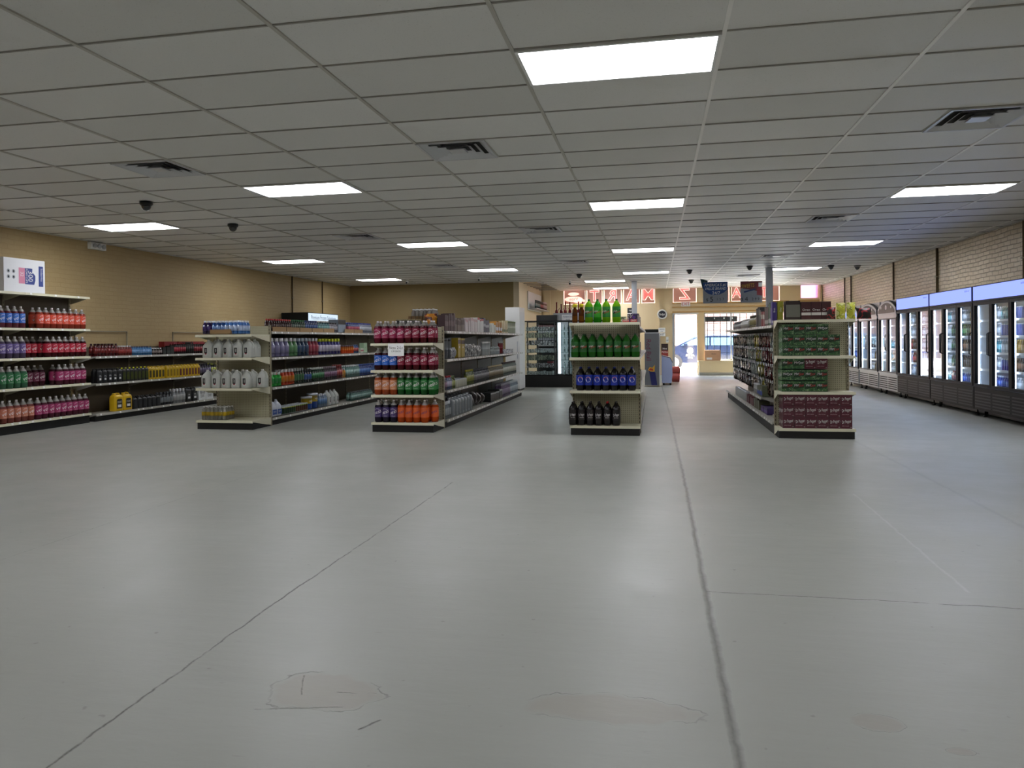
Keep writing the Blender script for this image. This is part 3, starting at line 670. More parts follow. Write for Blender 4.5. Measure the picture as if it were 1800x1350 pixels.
def oiljug(c, lab, capc, w_, d_, h, tx, one=True, inkc='e8e8e8'):
    B = col(c, .35); a = MB()
    a.loft([(0, w_*.96, d_*.96, 6), (.01, w_, d_, 6), (h*.74, w_, d_, 6), (h*.84, w_*.93, d_*.9, 5), (h*.90, w_*.72, d_*.6, 4, -w_*.1, 0), (h*.91, w_*.66, d_*.5, 4, -w_*.1, 0)], 20, B)
    a.tube([(w_*.8, 0, h*.66), (w_*.92, 0, h*.82), (w_*.55, 0, h*.97), (0, 0, h*.985), (-w_*.1, 0, h*.9)], d_*.22, B, 6)
    a.lathe([(w_*.3, h*.88), (w_*.3, h*.98), (w_*.24, h)], 10, mat('cap_'+capc, capc, .35), cx=-w_*.55)
    y = -d_*1.01
    a.quad([(-w_*.62, y, h*.14), (w_*.62, y, h*.14), (w_*.62, y, h*.62), (w_*.4, y, h*.68), (-w_*.4, y, h*.68), (-w_*.62, y, h*.62)], col(lab))
    if tx: a.text(tx, h*.16, flat(y-.001, 0, h*.50), mat('ink_'+inkc, inkc, .5), maxw=w_*1.0); a.quad([(-w_*.4, y-.001, h*.22), (w_*.4, y-.001, h*.22), (w_*.4, y-.001, h*.36), (-w_*.4, y-.001, h*.36)], mat('ink_'+inkc, inkc, .5))
    return [('jug', a.mesh('jug'))]
def carton(w_, d_, h, m, fr=None, tx=None, ink=None, band=None, tsz=.03, rot=0):
    M_ = col(m, .5) if isinstance(m, str) else m
    a = MB(); a.box(-w_/2, w_/2, -d_/2, d_/2, 0, h, M_, front=(col(fr, .5) if isinstance(fr, str) else fr))
    y = -d_/2-.0008
    if band: a.quad([(-w_/2, y, h*band[0]), (w_/2, y, h*band[0]), (w_/2, y, h*band[1]), (-w_/2, y, h*band[1])], col(band[2], .5))
    if tx: a.text(tx, tsz, flat(y-.0008, 0, h*.55), ink or M_tag, maxw=w_*.85 if not rot else h*.85, rot=rot)
    return [('carton', a.mesh('carton'))]
def bag(w_, h, th, m, seed=0, top=.02):
    """pillow pack standing or hanging: z 0..h"""
    r = random.Random(seed); a = MB(); nx, nz = 5, 7; base = len(a.v)
    for s in (-1, 1):
        for j in range(nz+1):
            for i in range(nx+1):
                u, v = i/nx, j/nz
                t = (math.sin(PI*u)**.6)*(math.sin(PI*min(max((v-.05)/.9, 0), 1))**.6)*th/2+.0015
                a.v.append(((u-.5)*w_*(1-.06*math.sin(PI*v)), s*t*(1+r.uniform(-.12, .12)), v*h))
    K = (nx+1)*(nz+1)
    for k in (0, 1):
        for j in range(nz):
            for i in range(nx):
                q = base+k*K+j*(nx+1)+i; f = (q, q+1, q+nx+2, q+nx+1); a.face(f if k == 0 else f[::-1], m, True)
    return a.mesh('bag')
def twelve(w_, h, d_, kind):
    a = MB()
    if kind == 'drp':
        m = mat('drp_maroon', '54182a', .35, coat=.3); a.box(-w_/2, w_/2, 0, d_, 0, h, m)
        a.text('Dr Pepper', .045, flat(-.0012, 0, h*.62), M_tag, maxw=w_*.82, rot=.17, shear=.25, sy=1.25); a.text('ZERO SUGAR', .014, flat(-.0012, -.012, h*.24), mat('ink_c9a9b0', 'c9a9b0', .5), maxw=w_*.6)
        a.text('12', .016, flat(-.0012, w_*.38, h*.12), M_tag)
        a.text('Dr Pepper', .07, lambda u, v: (-w_/2-.0012, d_/2-u, h*.5+v), M_tag, rot=.1, shear=.25)
    else:
        g = print_material('dew_green', ('2f5c34', '55804a', '1f4a2c', '7d9e70', '2a5733'), 16, .35)
        sd = mat('dew_side', '7fa58c', .3, coat=.3)
        a.box(-w_/2, w_/2, 0, d_, 0, h, g)
        a.quad([(-w_/2, -.0008, 0), (w_/2, -.0008, 0), (w_/2, -.0008, h*.05), (-w_/2, -.0008, h*.05)], mat('dew_dark', '12341c', .4))
        a.quad([(-w_*.47, -.0008, h*.25), (w_*.47, -.0008, h*.42), (w_*.47, -.0008, h*.88), (-w_*.47, -.0008, h*.72)], mat('dew_dark', '12341c', .4))
        W = mat('label_white', 'ece6ea', .4)
        a.text('Mtn', .042, flat(-.0018, -w_*.2, h*.62), W, rot=.17, shear=.2, maxw=w_*.42); a.text('Dew', .05, flat(-.0018, w_*.2, h*.60), W if kind == 'dew2' else mat('dew_red', 'c8283a', .4), rot=.17, shear=.2, maxw=w_*.45)
        a.text('Mtn Dew', .07, lambda u, v: (-w_/2-.0012, d_/2-u, h*.5+v), W, rot=.1, shear=.2)
    for s in (-1, 1): a.quad([(s*w_/2+s*.0006, 0, 0), (s*w_/2+s*.0006, .004, 0), (s*w_/2+s*.0006, .004, h), (s*w_/2+s*.0006, 0, h)], M_black)
    return [('carton', a.mesh('carton'))]

# ------------------------------------------------------------------ placing rows
_ones = 'zeroth first second third fourth fifth sixth seventh eighth ninth tenth eleventh twelfth thirteenth fourteenth fifteenth sixteenth seventeenth eighteenth nineteenth'.split()
def ordn(n):
    if n < 20: return _ones[n]
    t, u = divmod(n, 10); tens = ['', '', 'twent', 'thirt', 'fort', 'fift', 'sixt', 'sevent', 'eight', 'ninet'][t]
    return tens+'ieth' if u == 0 else tens+'y-'+_ones[u]
SEEN = {}
def put(kind, name, label, cat, loc, rz, group=None):
    if len(kind) == 1: return thing(name, label, cat, loc, rz, group, kind[0][1])
    t = thing(name, label, cat, loc, rz, group)
    for nm, me in kind: link(me, nm, t)
    return t
ROWW = ['front', 'second', 'third', 'fourth']
def row(where, z, face, front, a0, specs, endw=None, jig=.004):
    """specs: (kind, count, pitch, depth pitch, rows, description, object name, category[, setback, gap before])"""
    pos = a0; rz = {'-y': 0, '+x': PI/2, '-x': -PI/2}[face]; endw = endw or ('left' if face == '-y' else 'near end')
    for sp in specs:
        kind, n, pitch, dp, rows, desc, name, cat = sp[:8]; back = sp[8] if len(sp) > 8 else 0; pos += sp[9] if len(sp) > 9 else 0
        if kind is None: pos += pitch; continue
        for i in range(n):
            c = pos+pitch*(i+.5)
            for r in range(rows):
                dd = dp*(r+.5)+.012+back
                x, y = {'-y': (c, front+dd), '+x': (front-dd, c), '-x': (front+dd, c)}[face]
                key = (desc, r, where); SEEN[key] = SEEN.get(key, 0)+1
                lab = f'{ordn(SEEN[key])} {desc} from {endw}, {ROWW[r]} row, {where}' if rows > 1 else f'{ordn(SEEN[key])} {desc} from {endw}, {where}'
                k = kind[(i+r) % len(kind)] if isinstance(kind[0], list) else kind
                if name == 'drink_bottle': name = 'juice_bottle' if 'juice' in desc or 'drink' in desc else ('cooler_bottle' if 'cooler' in where else 'slim_bottle')
                o = put(k, name, lab, cat, (x, y, z+.003), rz+rnd.uniform(-.12, .12)*(name in ('soda_bottle', 'water_jug'))+rnd.uniform(-.05, .05)*(cat in ('box', 'packet', 'tin')), f'{desc}s, {where}')
                if cat in ('box', 'packet', 'bag', 'tin', 'tub') and name != 'def_carton': o.scale = (rnd.uniform(.9, .985), rnd.uniform(.85, 1), rnd.uniform(.84, 1.06))
        pos += n*pitch

P2 = .1125
K_mag = soda('5a1024', '9c2450', 'e8e2e4'); K_red = soda('4e0c16', '8c1c3c', 'e8e2e4'); K_redlab = soda('3c0c12', 'b4203a', 'e8e2e4'); K_blue = soda('3c0d16', '2a66c4', 'e8e2e4', fill=5)
K_peach = soda('a2441c', 'd08a60', 'e8e2e4'); K_green = soda('145a1e', '2e7a3c', 'e8e2e4', tr=.4); K_purple = soda('1c1228', '43306c', 'e8e2e4'); K_orange = soda('c04a10', 'd8602c', 'e8e2e4', 'orange', tr=.4)
K_bluev = soda('6a3440', '3e74c8', 'e8e2e4'); K_coral = soda('8c3424', 'd8543c', 'e8e2e4'); K_lav = soda('4c4258', '6c5c96', 'e8e2e4'); K_dred = soda('6a1c1c', '8e3426', 'e8e2e4'); K_dmag = soda('3c1420', '6c2444', 'e8e2e4')
K_green2 = soda('3f6b50', '2c7a48', 'e8e2e4'); K_pink = soda('7c3c34', 'c47a60', 'e8e2e4'); K_magl = soda('4e1c2c', 'a43468', 'e8e2e4')
K_dew = soda('93c828', '2f8a3a', '1f6a34', 'dew', tr=.75, fill=9); K_dew2 = soda('3fae2c', '3fae2c', '1f6a34', 'dew', tr=.75, fill=9)
K_dewd = soda('2c7426', '2c6c36', '1c4a28', 'dew', tr=.45, fill=9)
K_pepsi = soda('0c0708', '1c34a8', '1a2a78', 'pepsi', tr=.05, fill=9); K_drp = soda('0c0608', '120a10', '141214', 'drp', tr=.05, fill=9); K_drpr = soda('0c0608', '120a10', 'b01c24', 'drp', tr=.05, fill=9)
S = 'soda_bottle'; B = 'bottle'
# --- endcap 2 (paper sign)
E2 = 'of the paper-sign endcap'; y2 = 9.5
row('top shelf '+E2, 1.222, '-y', y2, -3.83, [(K_mag, 4, .1112, .112, 2, 'magenta soda bottle', S, B), (K_red, 4, .1112, .112, 2, 'dark-red soda bottle', S, B)])
row('upper shelf '+E2, .851, '-y', y2, -3.83, [(K_blue, 3, .112, .112, 2, 'blue-labelled soda bottle', S, B), (K_red, 5, .1112, .112, 2, 'dark-red soda bottle', S, B)])
row('lower shelf '+E2, .511, '-y', y2, -3.83, [(K_peach, 3, .1115, .112, 2, 'peach soda bottle', S, B), (K_green, 5, .1112, .112, 2, 'green soda bottle', S, B)])
row('bottom shelf '+E2, .131, '-y', y2, -3.83, [(K_purple, 3, .1112, .112, 2, 'purple soda bottle', S, B), (K_orange, 4, .1112, .112, 2, 'orange soda bottle', S, B), (K_orange, 1, .1112, .112, 1, 'set-back orange bottle', S, B, .11)])
# --- endcap 3
E3 = 'of the green-soda endcap'; y3 = 9.5
K_amber = [('bottle', None)]
def juice():
    a = MB(); a.lathe([(.03, 0), (.036, .01), (.036, .10), (.034, .15), (.022, .19), (.015, .205)], 12, liq('5a2c08', .5))
    c = MB(); c.lathe([(.03, .205), (.03, .245), (.028, .248)], 12, col('e0d020'))
    l = MB(); l.lathe([(.0368, .02), (.0368, .09)], 14, liq('7a4410', .3), caps=False)
    return [('bottle', a.mesh('bottle')), ('wrap_label', l.mesh('wrap_label')), ('cap', c.mesh('cap'))]
K_amber = juice()
row('top shelf '+E3, 1.467, '-y', y3, -1.07, [(K_amber, 2, .085, .09, 1, 'amber yellow-capped bottle', 'juice_bottle', B), (K_dew, 1, .113, .112, 1, 'lime soda bottle', S, B), (K_dew2, 1, .113, .112, 1, 'plain bright-green bottle', S, B), (K_dew, 1, .113, .112, 1, 'lime soda bottle', S, B), (K_dew, 1, .113, .112, 1, 'lime soda bottle', S, B, 0, .02)])
row('upper shelf '+E3, 1.013, '-y', y3, -1.085, [(K_dewd, 8, .1115, .112, 3, 'dark-green soda bottle', S, B)])
row('lower shelf '+E3, .58, '-y', y3, -1.02, [(K_pepsi, 7, .1112, .112, 2, 'blue cola bottle', S, B)])
row('bottom shelf '+E3, .125, '-y', y3-.02, -1.12, [(K_drp, 4, .1125, .112, 2, 'black soda bottle', S, B), (K_drpr, 1, .112, .112, 2, 'red-capped black bottle', S, B), (K_drp, 1, .112, .112, 2, 'black soda bottle', S, B)])
M_snack = print_material('pack_dark', ('1c1c34', '4a2a7c', '3a1418', 'a8a4a0', '262a50'), 14); M_snackg = print_material('pack_olive', ('5c5a48', '8c8a70', '3c3a30', 'b8b49c'), 14)
row('top shelf '+E3, 1.467, '-y', y3, -.47, [(carton(.10, .12, .09, M_snackg), 1, .11, .13, 1, 'olive snack box', 'snack_box', 'box', .2), (carton(.14, .12, .11, M_snack), 1, .15, .13, 1, 'violet snack box', 'snack_box', 'box', .2)])
row('top shelf '+E3, 1.467, '-y', y3, -.415, [(carton(.09, .08, .035, 'c0443c', tx='CANDY'), 2, .1, .09, 1, 'flat red candy box', 'candy_box', 'box')])
# --- endcap 4 : twelve-packs
E4 = 'of the twelve-pack endcap'
TW, TH, TD = .1345, .132, .40-.1
K12r = twelve(.1325, .139, .28, 'drp'); K12g = twelve(.1325, .129, .28, 'dew'); K12g2 = twelve(.1325, .129, .28, 'dew2')
def stack(shelf, z, x0, grid_, h):
    cnt = {}
    for r, line in enumerate(grid_):
        for i, ch in enumerate(line):
            nm = {'r': 'maroon', 'g': 'green', 'w': 'green'}[ch]; k = {'r': K12r, 'g': K12g, 'w': K12g2}[ch]
            lvl = ['bottom', 'middle', 'top'][r]
            key = (nm, r); cnt[key] = cnt.get(key, 0)+1
            thing('twelve_pack', f'{ordn(cnt[key])} {nm} twelve-pack from left in {lvl} layer on {shelf} shelf {E4}', 'soda carton', (x0+.1345*(i+.5)+rnd.uniform(-.001, .001), 9.515+rnd.uniform(-.004, .006), z+.003+r*(h+.0015)), 0, f'{nm} twelve-packs on {shelf} shelf', k[0][1])
stack('bottom', .124, 1.555, ['rrrrrr']*3, .139)
stack('lower', .576, 1.545, ['gggg', 'wggg', 'gwrr'], .139)
stack('upper', 1.02, 1.555, ['ggggg', 'ggwgg', 'gggw'], .129)
K12r2 = K12r
def topbox(label, name, cat, me, loc, rz=0): return thing(name, label, cat, loc, rz, None, me)
BX = lambda *a, **k: carton(*a, **k)[0][1]
topbox('tall purple snack box on top of twelve-pack endcap, far left', 'snack_box', 'box', BX(.05, .1, .235, '3a2a7a', tx='Bran', rot=PI/2), (1.50, 9.80, 1.471))
topbox('tall yellow-green snack box on twelve-pack endcap beside purple one', 'snack_box', 'box', BX(.06, .1, .24, '8c8c20', tx='Oats', rot=PI/2), (1.57, 9.76, 1.471))
topbox('dark brown box with grey panel on top of twelve-pack endcap', 'snack_box', 'box', BX(.17, .16, .24, '2a1a18', band=(.15, .8, '6c6c64')), (1.71, 9.74, 1.471))
for i in range(3): topbox(f'{ordn(i+1)} maroon box with white emblem from left atop twelve-pack endcap', 'snack_box', 'box', BX(.113, .16, .225, '401418', tx='Oreo', band=(.25, .4, 'd8d4d0'), tsz=.04), (1.862+.118*i, 9.72, 1.471))
M_lime = print_material('chip_lime', ('b8b838', 'cfd04c', '8c9430', 'd8d890'), 18); M_dk = print_material('chip_black', ('181414', '2a1c1c', 'a02028', '101010'), 12)
for x, m, h, rz, l in ((2.15, M_dk, .15, .1, 'crumpled black chip bag atop twelve-pack endcap, left of lime bags'), (2.262, M_lime, .20, -.06, 'left lime-yellow chip bag on top of twelve-pack endcap'), (2.378, M_lime, .205, .06, 'right lime-yellow chip bag on top of twelve-pack endcap'), (2.53, M_dk, .13, .04, 'wide dark red and black chip bag overhanging twelve-pack endcap'), ):
    thing('chip_bag', l, 'bag', (x, 9.62, 1.473), rz, 'chip bags on the twelve-pack endcap', bag(.105 if h > .14 else .17, h, .07, m, int(x*100)))
# --- endcap 1 : jugs
E1 = 'of the water-jug endcap'
K_gal = gallon()
row('upper shelf '+E1, 1.035, '-y', 9.53, -6.50, [(K_gal, 5, .161, .155, 2, 'clear water jug', 'water_jug', 'jug')])
row('lower shelf '+E1, .592, '-y', 9.53, -6.52, [(K_gal, 5, .157, .155, 2, 'clear water jug', 'water_jug', 'jug'), (K_gal, 1, .157, .155, 1, 'set-back water jug', 'water_jug', 'jug', .16)])
tray = MB(); tray.box(-.17, .17, -.19, .19, 0, .012, M_card); tray.box(-.17, .17, -.19, -.186, 0, .075, M_card); tray.box(-.17, -.166, -.19, .19, 0, .075, M_card); tray.box(.166, .17, -.19, .19, 0, .05, M_card)
thing('cardboard_tray', 'low cardboard tray of blue sports drinks on water-jug endcap top', 'tray', (-6.17, 9.72, 1.372), 0, None, tray.mesh('cardboard_tray'))
D1 = small(.19, .033, '281848', '3a2468', 'e8e8ec'); D2 = small(.19, .033, '1c4484', '7c98cc', 'e8e8ec'); D3 = small(.19, .033, '4c7cc0', 'a8b8d8', 'e8e8ec')
DB = 'drink_bottle'
row('top shelf '+E1, 1.382, '-y', 9.53, -6.48, [(D1, 2, .068, .07, 4, 'purple sports drink', DB, B), (D2, 3, .068, .07, 4, 'blue sports drink', DB, B, .01, .012), (D3, 4, .068, .07, 4, 'pale blue drink', DB, B)])
# shrink-wrapped water pack on the bottom shelf
t = thing('water_pack', 'shrink-wrapped pack of yellow-labelled water bottles on bottom of jug endcap', 'drink pack', (-6.33, 9.70, .131))
wb = MB(); cl = mat('water_clear', 'b8b8b0', .1, transl=.5); ylab = mat('wrap_yellow_water', 'c8a820', .35)
for i in range(6):
    for j in range(4):
        wb.lathe([(.03, 0), (.032, .02), (.032, .06), (.0325, .06), (.0325, .115), (.031, .12), (.02, .16), (.013, .175), (.014, .176), (.014, .19)], 10, cl, cx=-.165+.066*i, cy=-.1+.066*j, mf=lambda k: ylab if k == 3 else (M_tag if k > 6 else cl))
wb.build('bottles', t)
fl = MB(); fl.loft([(-.0, .205, .138, 5), (.03, .208, .142, 5), (.15, .205, .14, 5), (.185, .17, .11, 4), (.196, .12, .08, 3)], 28, glass_material('shrink_film', 'f0f0ee', .1, .15)); fl.build('film', t)
# paper sign
a = MB(); a.box(-.115, .115, 0, .002, -.085, .085, M_paper); t = thing('price_sign', 'white paper price sign hanging below the top shelf of soda endcap', 'sign', (-3.48, 9.478, 1.135)); a.build('sheet', t)
a = MB(); a.text('Vess 2-Lt', .058, flat(-.001, 0, .027), M_ink, maxw=.20); a.text('1.99 EACH', .036, flat(-.001, 0, -.022), M_ink, maxw=.13); a.build('lettering', t)
# --- tall wall unit
TU = 'shelf of tall wall unit'; xT = -8.83
def tall(z, lvl, specs): row(f'{lvl} {TU}', z, '+x', xT, 7.70, specs)
tall(1.49, 'upper', [(K_bluev, 11, .1115, .112, 2, 'blue-labelled bottle', S, B), (K_dred, 1, .12, .112, 1, 'recessed dull-red bottle', S, B, .22), (K_coral, 8, .116, .112, 2, 'coral-red bottle', S, B, 0, .08)])
tall(1.06, 'middle', [(K_lav, 11, .1115, .112, 2, 'lavender soda bottle', S, B), (K_redlab, 3, .112, .112, 1, 'recessed red bottle', S, B, .14), (K_redlab, 7, .114, .112, 2, 'red-labelled bottle', S, B)])
tall(.635, 'lower', [(K_lav, 7, .1115, .112, 1, 'grey-lavender bottle', S, B), (K_green2, 4, .118, .112, 2, 'pale green bottle', S, B), (K_dmag, 4, .112, .112, 1, 'recessed dark-pink bottle', S, B, .14), (K_magl, 5, .114, .112, 2, 'magenta soda bottle', S, B, 0, .08)])
tall(.155, 'bottom', [(K_pink, 12, .113, .112, 2, 'peach-pink soda bottle', S, B), (K_magl, 9, .114, .112, 2, 'magenta soda bottle', S, B, 0, .02)])
# cup box on the top shelf
t = thing('foam_cup_box', 'large white foam-cup carton on its side atop tall wall shelving', 'box', (-9.04, 8.90, 2.004), -.05)
a = MB(); a.box(-.2, .2, -.33, .33, 0, .475, mat('carton_white', 'e4e5e8', .55)); a.build('carton', t)
a = MB(); fx = lambda u, v: (.2015, u, .237+v); fx2 = lambda u, v: (.2028, u, .237+v); nv = col('3a4a8c'); pk = col('d88aa4')
a.quad([fx(u, v) for u, v in ((.225, -.14), (.30, -.14), (.30, .155), (.225, .155))], nv)
a.quad([fx(u, v) for u, v in ((0, -.12), (.15, -.12), (.17, -.06), (.17, .01), (.12, .06), (.12, .11), (0, .11))], nv); a.quad([fx(u, v) for u, v in ((-.1, -.115), (0, -.115), (0, .11), (-.1, .11))], pk)
a.text('300', .11, lambda u, v: fx2(u+.085, v), M_tag, rot=-PI/2, maxw=.17); a.text('FOAM CUPS', .04, lambda u, v: fx2(u+.025, v), M_tag, rot=-PI/2, maxw=.2); a.text('32', .07, lambda u, v: fx2(u-.05, v+.02), M_tag, rot=-PI/2, maxw=.1)
a.text('foodservice', .04, lambda u, v: fx2(u+.27, v+.03), M_tag, rot=-PI/2, maxw=.2)
for u, v in ((-.26, .05), (-.26, -.03), (-.18, .05), (-.18, -.03)): a.quad([fx(u+.025*math.cos(k*PI/5), v+.028*math.sin(k*PI/5)) for k in range(10)], col('9aa0a8')); a.quad([fx2(u+.012*math.cos(k*PI/5), v+.014*math.sin(k*PI/5)) for k in range(10)], M_ink)
a.build('printing', t)
# --- lower wall unit
LW = 'shelf of low wall unit'
def low(z, lvl, y, specs): row(f'{lvl} {LW}', z, '+x', -8.83, y, specs)
RT = carton(.08, .10, .20, '6a1420', tx='Hawaiian', band=(.1, .3, 'b09080'), tsz=.02)
low(1.05, 'top', 10.22, [(small(.205, .036, '4a0c10', '6a1818', '2c0a0c'), 7, .076, .08, 2, 'dark red juice', DB, B),
  (small(.17, .03, '7c3c34', '8c2c28', 'e4e4e4'), 5, .064, .066, 2, 'white-capped drink', DB, B), (small(.155, .028, '3c74a8', '6c98c8', '2c3450'), 8, .064, .066, 2, 'light blue drink', DB, B),
  (small(.12, .032, '241c1c', '7a6c68', 'e8e8e8'), 4, .07, .075, 2, 'short white-capped bottle', DB, B), (carton(.10, .12, .15, '140f10', band=(.2, .5, '24302c')), 3, .105, .13, 1, 'black carton', 'carton', 'box'),
  (small(.21, .028, '1c0c10', 'a02838', '8c1424'), 6, .062, .07, 2, 'red slim bottle', DB, B), (small(.225, .028, '100c0c', '201818', '2c2020'), 4, .062, .07, 2, 'tall black bottle', DB, B),
  (small(.21, .028, '2c0c10', '8c2430', 'a82838'), 7, .064, .07, 2, 'slim red-capped bottle', DB, B), (small(.22, .028, '0c0c10', 'a0a0a8', '141418'), 7, .066, .07, 2, 'black and silver bottle', DB, B), (small(.22, .028, '0c0c10', '8c2430', '141418'), 12, .066, .07, 1, 'black and red bottle', DB, B)])
for k in range(3): thing('red_case', f'{ordn(k+1)} flat red cardboard case behind bottles, top shelf of low wall unit', 'box', (-9.10, 12.35+.42*k, 1.053), 0, None, BX(.12, .38, .235, '7c1418'))
low(.61, 'middle', 10.26, [(oiljug('121214', '26282c', '101010', .05, .032, .235, 'OIL'), 5, .112, .075, 2, 'black oil quart', 'oil_bottle', B), (oiljug('121214', '3c4410', 'c8c820', .045, .03, .235, None), 7, .094, .075, 2, 'black yellow-capped quart', 'oil_bottle', B),
  (oiljug('c8a41c', '3c3418', 'c8a41c', .043, .03, .235, None), 5, .086, .075, 2, 'yellow oil quart', 'oil_bottle', B), (oiljug('c8a41c', '8a6c18', 'd0b028', .044, .03, .235, None), 4, .09, .075, 2, 'plain yellow quart', 'oil_bottle', B, 0, .05), (oiljug('c8a41c', '5c1c28', 'd0b028', .044, .03, .235, None), 7, .093, .075, 2, 'yellow maroon-labelled quart', 'oil_bottle', B),
  (small(.23, .034, '34303c', '5c5470', '1c1c20'), 5, .078, .08, 2, 'grey chemical bottle', 'spray_bottle', B), (small(.23, .034, '282820', '9ca430', 'b8c020'), 5, .078, .08, 2, 'lime chemical bottle', 'spray_bottle', B)])
low(.12, 'bottom', 10.64, [(oiljug('d0a818', '1c1c1c', 'd8b020', .10, .065, .30, 'COOLANT'), 2, .215, .15, 1, 'large yellow jug', 'coolant_jug', 'jug'), (oiljug('131416', '2c2e32', '1c1c1c', .055, .05, .21, None), 6, .12, .11, 2, 'black fluid bottle', 'oil_bottle', B),
  (small(.235, .042, '34363a', '8a9094', '3c3e42', 'flask'), 4, .092, .08, 2, 'smoky clear bottle', 'fluid_bottle', B), (small(.27, .040, '8c8e90', 'b8b8b8', 'd8d8d8', 'flask'), 4, .092, .08, 2, 'pale clear bottle', 'fluid_bottle', B),
  (oiljug('101012', '2a2c2e', '1c1c1c', .085, .055, .27, 'OIL'), 2, .19, .14, 1, 'big black jug', 'oil_jug', 'jug'), (carton(.235, .3, .25, 'dfe0e0', tx='BLUE', ink=M_ink, tsz=.07), 2, .245, .31, 1, 'white DEF carton', 'def_carton', 'box')])
for o in list(COL.objects):
    if o.name.startswith('def_carton'):
        q = MB(); q.text('DEF.', .075, flat(-.152, 0, .075), M_ink, maxw=.19); q.text('BLUE', .075, flat(-.152, 0, .16), M_ink, maxw=.2); link(q.mesh('lettering'), 'lettering', o)
# --- aisle side of the jug gondola (faces +X)
A1 = 'shelf of jug-endcap aisle'
def run1(z, lvl, y, specs): row(f'{lvl} {A1}', z, '+x', -5.67, y, specs)
JU = small(.185, .031, '2c1010', '3c2420', 'a81c20'); JG = small(.185, .031, '12301c', '4c5c50', '1c5c34'); JB = small(.185, .031, '1c3460', '2c508c', '20306c'); JT = small(.17, .031, '3c6c70', '6c9c9c', '2c4c50'); JW = small(.17, .031, '6c6870', '9a98a0', '2c2c30')
run1(1.425, 'top', 10.1, [(JU, 10, .0655, .068, 2, 'red-capped juice', DB, B), (JG, 7, .0655, .068, 2, 'green-capped juice', DB, B), (JB, 7, .0655, .068, 2, 'blue juice', DB, B), (JT, 7, .0655, .068, 2, 'teal juice', DB, B), (JW, 5, .0655, .068, 2, 'black-marked drink', DB, B),
  (carton(.36, .2, .26, '7c8894', tx=None, band=(.62, .98, '1c1410')), 1, .40, .22, 1, 'blue-grey carton', 'carton', 'box'), (small(.19, .032, '5c6488', 'a04058', '2c3c8c'), 8, .068, .07, 2, 'blue-capped pink drink', DB, B, 0, .08), (small(.19, .032, '8c90a0', 'b8bcc8', '2c3c8c'), 9, .068, .07, 2, 'blue-capped white drink', DB, B)])
for k in range(8):
    a = MB(); a.box(-.21, .21, -.001, .001, 0, .07, M_card); a.box(-.21, .21, 0, .14, 0, .003, M_card);
    if k == 5: continue
    thing('cardboard_tray', f'{ordn(k+1)} cut cardboard tray under drinks, top shelf of jug-endcap aisle', 'tray', (-5.672, 10.32+.435*k, 1.419), PI/2, 'trays on the jug aisle top shelf', a.mesh('tray'))
WC = carton(.16, .22, .22, 'c9c3b8', tx='MILK', ink=M_ink, tsz=.05, band=(.1, .25, '9c6c4c'))
for k in range(8): thing('white_carton', f'{ordn(k+1)} tall white carton behind drinks, top of jug-endcap aisle shelving', 'box', (-6.22, 12.55+.2*k, 1.425), PI/2, 'white cartons on the jug aisle', WC[0][1])
LV = small(.285, .066, '6c688c', '7c789c', 'c4c4c8', 'flask'); GV = small(.285, .062, '4c7c4c', '5c8c5c', 'c4c4c8', 'flask'); NV = small(.285, .062, '22344c', '2c4464', '9ca4ac', 'flask'); RV = small(.285, .058, '7c2434', '943444', 'c4c4c8', 'flask'); PV = small(.275, .055, '2a2464', 'c0b8cc', 'b4bc20', 'flask', txt=('lemon', .03, .4, '2a2464', PI/2))
OC = small(.15, .042, 'b8401c', 'c8641c', '3c2c3c', 'canister', txt=('93', .05, .5, 'e0b040'))
run1(1.03, 'upper', 10.1, [(LV, 4, .148, .11, 2, 'lavender cleaner bottle', 'cleaner_bottle', B), (GV, 2, .138, .11, 2, 'green cleaner bottle', 'cleaner_bottle', B), (NV, 3, .13, .11, 2, 'navy cleaner bottle', 'cleaner_bottle', B), (RV, 3, .122, .11, 2, 'red cleaner bottle', 'cleaner_bottle', B),
  (PV, 7, .128, .1, 2, 'yellow-capped purple bottle', 'cleaner_bottle', B), (OC, 6, .09, .09, 2, 'orange canister', 'canister', 'canister', 0, .03), (small(.16, .035, '34507c', 'a04040', '3c5c8c'), 3, .08, .08, 1, 'small blue-red can', 'can', 'can'), (carton(.17, .1, .10, 'c0c8b8', band=(.3, .6, 'b05060')), 1, .18, .1, 1, 'low white soap box', 'soap_box', 'box', 0, .04), (carton(.17, .1, .19, 'a4c0a0', tx='soap', ink=M_ink), 1, .18, .1, 1, 'pale green soap box', 'soap_box', 'box')])
